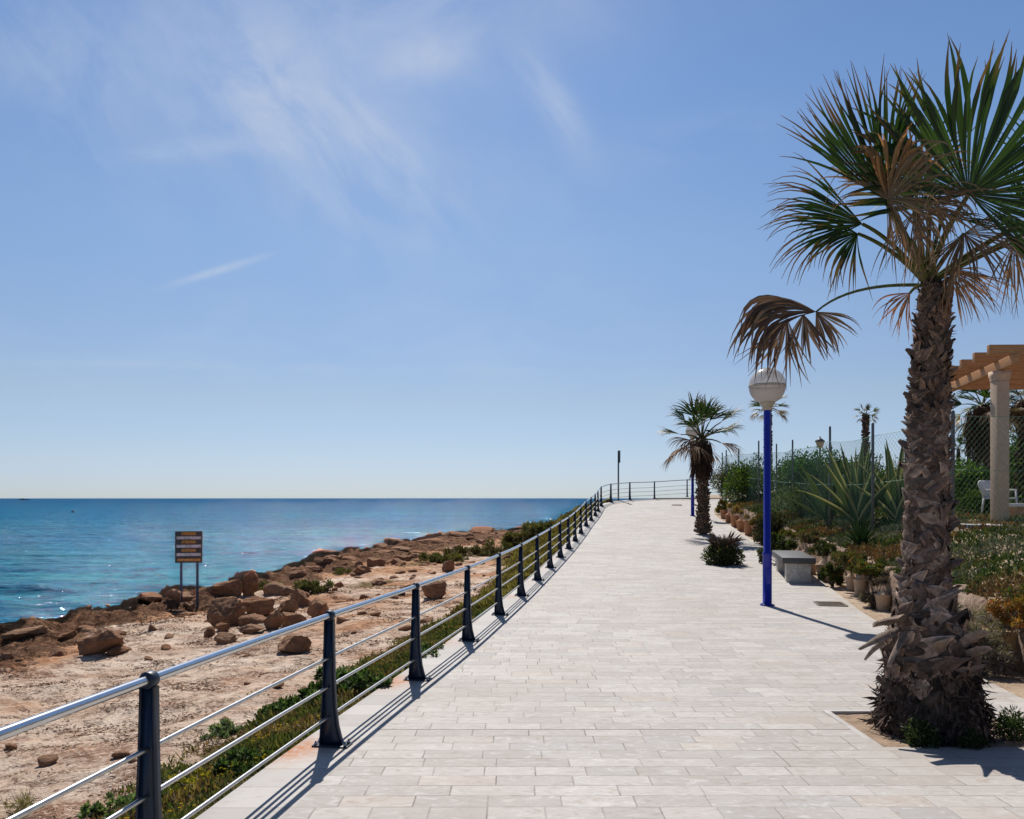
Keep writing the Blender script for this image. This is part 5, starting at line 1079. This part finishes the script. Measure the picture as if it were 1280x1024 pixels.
while ct < 120:      # countless look-alike stones of the rocky belt
    Y = 12+50*r_.rand()**1.2; sd_ = r_.uniform(.8, 6.5); X = float(xs(Y))+sd_*np.interp(Y, [40, 70], [1, 1.8]); z, d, s2, rk, rf = beach_z(X, Y)
    if d < 1.2: continue
    s = r_.uniform(.08, .30)*np.interp(Y, [12, 60], [.8, 2.0]); rock('shore_rock', RM[ct % 9], (X, Y, float(z)+s*.12), (s*r_.uniform(.9, 1.7), s, s*r_.uniform(.35, .7)), (r_.uniform(-.2, .2), r_.uniform(-.2, .2), r_.uniform(0, 6.28)), 'jagged brown rock lying loose in the rocky belt along the water', 'rock', 'rocks of the shore belt'); ct += 1
ct = 0
while ct < 130:
    Y = 5+26*r_.rand()**1.1; X = float(xl(Y))-r_.uniform(1.6, 10.5); z, d, s2, rk, rf = beach_z(X, Y)
    if s2 < .6: continue
    s = r_.uniform(.015, .055)*(1+Y/14); rock('small_stone', RS[ct % 6], (X, Y, float(z)+s*.2), (s*1.3, s, s*.65), (0, 0, r_.uniform(0, 6.28)), 'small loose brown stone on the sand', 'stone', 'small stones on the sand'); ct += 1

# ------------------------------------------------------------------ scrub and weeds on the sea side
def bw(px, py, r, label, cols, n, seed, ll=.05, lw=.02, name='weed_plant', **kw):
    X, Y, z = on_beach(px, py); z = float(beach_z(X, Y)[0])-.02; return leafy(name, (X, Y, z), label, 'plant', 20, r, n, ll, lw, cols, seed, 'plants on the sea side bank', stems=8, low=True, **kw)
GR = [(.06, .10, .03), (.09, .14, .05), (.04, .06, .022), (.16, .20, .11)]; SC = [(.10, .11, .04), (.14, .13, .05), (.07, .07, .03), (.17, .12, .06)]
bw(388, 880, (.34, .42, .20), 'bright green weed just left of the second railing post', GR, 2600, 201, .055, .028)
bw(448, 862, (.42, .50, .19), 'bright green weed between the second and third railing posts', GR, 2800, 202, .055, .028)
bw(283, 920, (.20, .26, .09), 'pale grey green plant below the handrail nearest the sand', [(.20, .24, .15), (.12, .17, .09), (.28, .30, .22)], 1200, 203, .05, .025)
bw(345, 898, (.2, .22, .13), 'low green plant in the middle of the weedy strip', GR, 1300, 204, .045, .022)
bw(300, 965, (.18, .20, .10), 'green clump close to the promenade kerb', GR, 1200, 205, .04, .02)
bw(192, 1018, (.22, .26, .10), 'green leafy weed behind the nearest railing post', GR, 1300, 206, .04, .025)
bw(140, 1015, (.22, .24, .08), 'pale leafy weed left of the nearest railing post', [(.16, .22, .10), (.24, .28, .17), (.09, .13, .05)], 1100, 207, .04, .022)
bw(534, 824, (.14, .3, .14), 'small green weed by the foot of the fourth railing post', GR, 900, 208, .045, .022)
bw(250, 985, (.22, .2, .09), 'yellow flowering clump near the kerb', [(.45, .33, .04), (.30, .24, .05), (.10, .12, .03)], 1500, 209, .018, .014)
bw(30, 1018, (.10, .12, .12), 'sparse dry stalks at the lower left corner', [(.25, .19, .10), (.16, .13, .06)], 260, 210, .10, .006)
bw(332, 735, (.75, .6, .22), 'yellow green scrub behind the boulder heap', SC, 2400, 211, .10, .03, name='scrub')
bw(394, 742, (.55, .45, .32), 'round dark scrub right of the boulder heap', [(.06, .07, .03), (.12, .12, .05), (.16, .12, .07)], 2400, 212, .09, .03, name='scrub')
bw(553, 704, (1.1, .9, .30), 'low green scrub on the slope beyond the lone red rock', SC, 2600, 213, .14, .04, name='scrub')
bw(590, 694, (1.3, 1.0, .24), 'dark brown scrub on the slope in front of the ledges', [(.10, .07, .04), (.13, .11, .05), (.07, .05, .03)], 3200, 214, .15, .04, name='scrub')
bw(640, 684, (1.3, 1.4, .26), 'long scrub patch close beside the railing', SC, 3200, 215, .15, .04, name='scrub')
bw(666, 674, (1.3, 1.6, .22), 'scrub on the far bank below the railing', [(.11, .10, .04), (.15, .11, .05), (.08, .07, .03)], 3200, 216, .17, .05, name='scrub')
bw(688, 664, (1.2, 1.8, .20), 'farthest scrub where the bank meets the sea view', SC, 3200, 217, .18, .05, name='scrub')
bw(437, 718, (.6, .5, .14), 'thin scrub above the bare red slope', SC, 1200, 218, .09, .03, name='scrub')
lX, lY = 0, 0
def blades(n, yr, dmax, h, name, label, cols, seed, w=.006, power=1.0, dens=None, lean=.5):
    r_ = np.random.RandomState(seed); Y = yr[0]+(yr[1]-yr[0])*r_.rand(n)**power; dm = dmax(Y) if callable(dmax) else dmax; d = -.0+dm*r_.rand(n)**1.15; X = xl(Y)-.25-d
    k = fbm(X*1.3, Y*1.3, 2, 3) > (-.25 if yr[0] < 10 else .0)+.5*(r_.rand(n)-.5)+.9*smooth((d/dm-.55)/.45)-.4; X, Y, d = X[k], Y[k], d[k]; n = len(X)
    z = beach_z(X, Y)[0]; hh_ = h*(1+Y/22)*np.clip(.6+fbm(X*2, Y*2, 4, 2), .3, 1.5); P = np.stack([X, Y, z-.01], 1); P[:, 2] += r_.rand(n)*hh_*.5
    D = r_.normal(size=(n, 3))*lean+[0, 0, 1]; pc = fbm(X*1.6, Y*1.6, 6, 2); c1 = pal(r_, n, cols[0], .25); c2 = pal(r_, n, cols[1], .25); c = np.where((pc+.5*(r_.rand(n)-.5) > 0)[:, None], c1, c2)
    mb = MB(); cards(mb, P, D, hh_*r_.uniform(.5, 1.2, n), w*(1+Y/10)*r_.uniform(.6, 1.5, n), c, r_); tag(mb.build(name, LEAF), label, 'grass', kind='stuff')
blades(62000, (2.2, 13.5), 1.65, .060, 'bank_weeds', 'tangled green and brown weeds on the strip between kerb and sand', ([(.10, .11, .04), (.16, .13, .055), (.055, .065, .025), (.08, .095, .035)], [(.22, .125, .07), (.15, .085, .05), (.28, .20, .11), (.10, .09, .035)]), 81, .009, 1.2, lean=.7)
blades(60000, (13, 40), lambda Y: np.interp(Y, [13, 20, 26, 36], [1.3, 1.7, 2.4, 4.0]), .070, 'bank_grass', 'dry yellow and green grass on the bank below the far railing', ([(.26, .19, .07), (.33, .24, .10), (.15, .13, .045)], [(.11, .10, .035), (.18, .11, .05), (.10, .065, .035)]), 82, .010, 1.0, lean=.45)
# yellow flowers among the weeds
r_ = np.random.RandomState(9); n = 420; Y = r_.uniform(3.6, 6.4, n); d = r_.uniform(.05, .75, n); X = xl(Y)-.25-d; k = fbm(X*1.5, Y*1.5, 14, 2) > .05; X, Y = X[k], Y[k]; z = beach_z(X, Y)[0]+r_.uniform(.03, .08, len(X))
mb = MB()
for q in range(5): a = q*1.2566; cards(mb, np.stack([X, Y, z], 1), np.tile([math.cos(a), math.sin(a), .35], (len(X), 1)), .011, .009, np.tile([.55, .38, .02], (len(X), 1)), r_)
tag(mb.build('yellow_flowers', LEAF), 'tiny yellow flowers scattered through the weeds by the kerb', 'flowers', kind='stuff')
# dry seaweed and straw strewn over the sand
r_ = np.random.RandomState(10); n = 170000; Y = 3+19*r_.rand(n)**1.3; X = xl(Y)-1.0-9.5*r_.rand(n)
pn = fbm(X*.9, Y*1.5, 21, 4); k = pn > .05+.4*r_.rand(n); X, Y = X[k], Y[k]; z, d, s2, rk, rf = beach_z(X, Y); k = (s2 > 1.5) & (d > .8); X, Y, z = X[k], Y[k], z[k]; n = len(X)
P = np.stack([X, Y, z+.002+.018*r_.rand(n)], 1); D = r_.normal(size=(n, 3))*[1, 1, .25]
mb = MB(); cards(mb, P, D, r_.uniform(.012, .045, n)*(1+Y/18), r_.uniform(.003, .008, n)*(1+Y/14), pal(r_, n, [(.16, .075, .04), (.22, .11, .06), (.10, .05, .03), (.28, .17, .10)], .3), r_); tag(mb.build('dry_seaweed', BARK), 'dark red brown dry seaweed strewn in patches over the sand', 'seaweed', kind='stuff')

# ------------------------------------------------------------------ boat and buoy
t = thing('boat', (-976., 1600., SEA_Z), 'low dark boat far out near the horizon at the left', 'boat', rotz=.1); HB = simple('boat_hull', (.05, .06, .09), .5, 0, .2, .5)
mb = MB(); P_ = [(-9, 0), (9, 0), (10.5, 1.6), (3, 1.5), (-9.5, 1.4)]; v = [(x, y*(1 if abs(x) < 9.9 else .1), z) for y in (-1.8, 1.8) for x, z in P_]; n = 5
mb.add(v, [list(range(n)), list(range(n, 2*n))[::-1]]+[[i, n+i, n+(i+1) % n, (i+1) % n] for i in range(n)]); mb.build('hull', HB, t); mb = MB(); box(mb, (-3, 0, 2.3), (4, 2.2, 1.6), bev=.2); mb.build('cabin', HB, t); mb = MB(); tube(mb, [(-1, 0, 1.5), (-1, 0, 4.4)], .12, 6); mb.build('mast', HB, t)
t = thing('buoy', (-101., 184., SEA_Z), 'small dark mooring buoy floating on open water at the left', 'buoy'); mb = MB(); a = np.linspace(-1.5, 1.5, 9); lathe(mb, [(.30*math.cos(q), .12+.30*math.sin(q)) for q in a], n=14, close=False); mb.build('float', HB, t, True); mb = MB(); lathe(mb, [(0, .4), (.05, .4), (.05, .55), (0, .56)], n=8, close=False); mb.build('mooring_eye', HB, t)
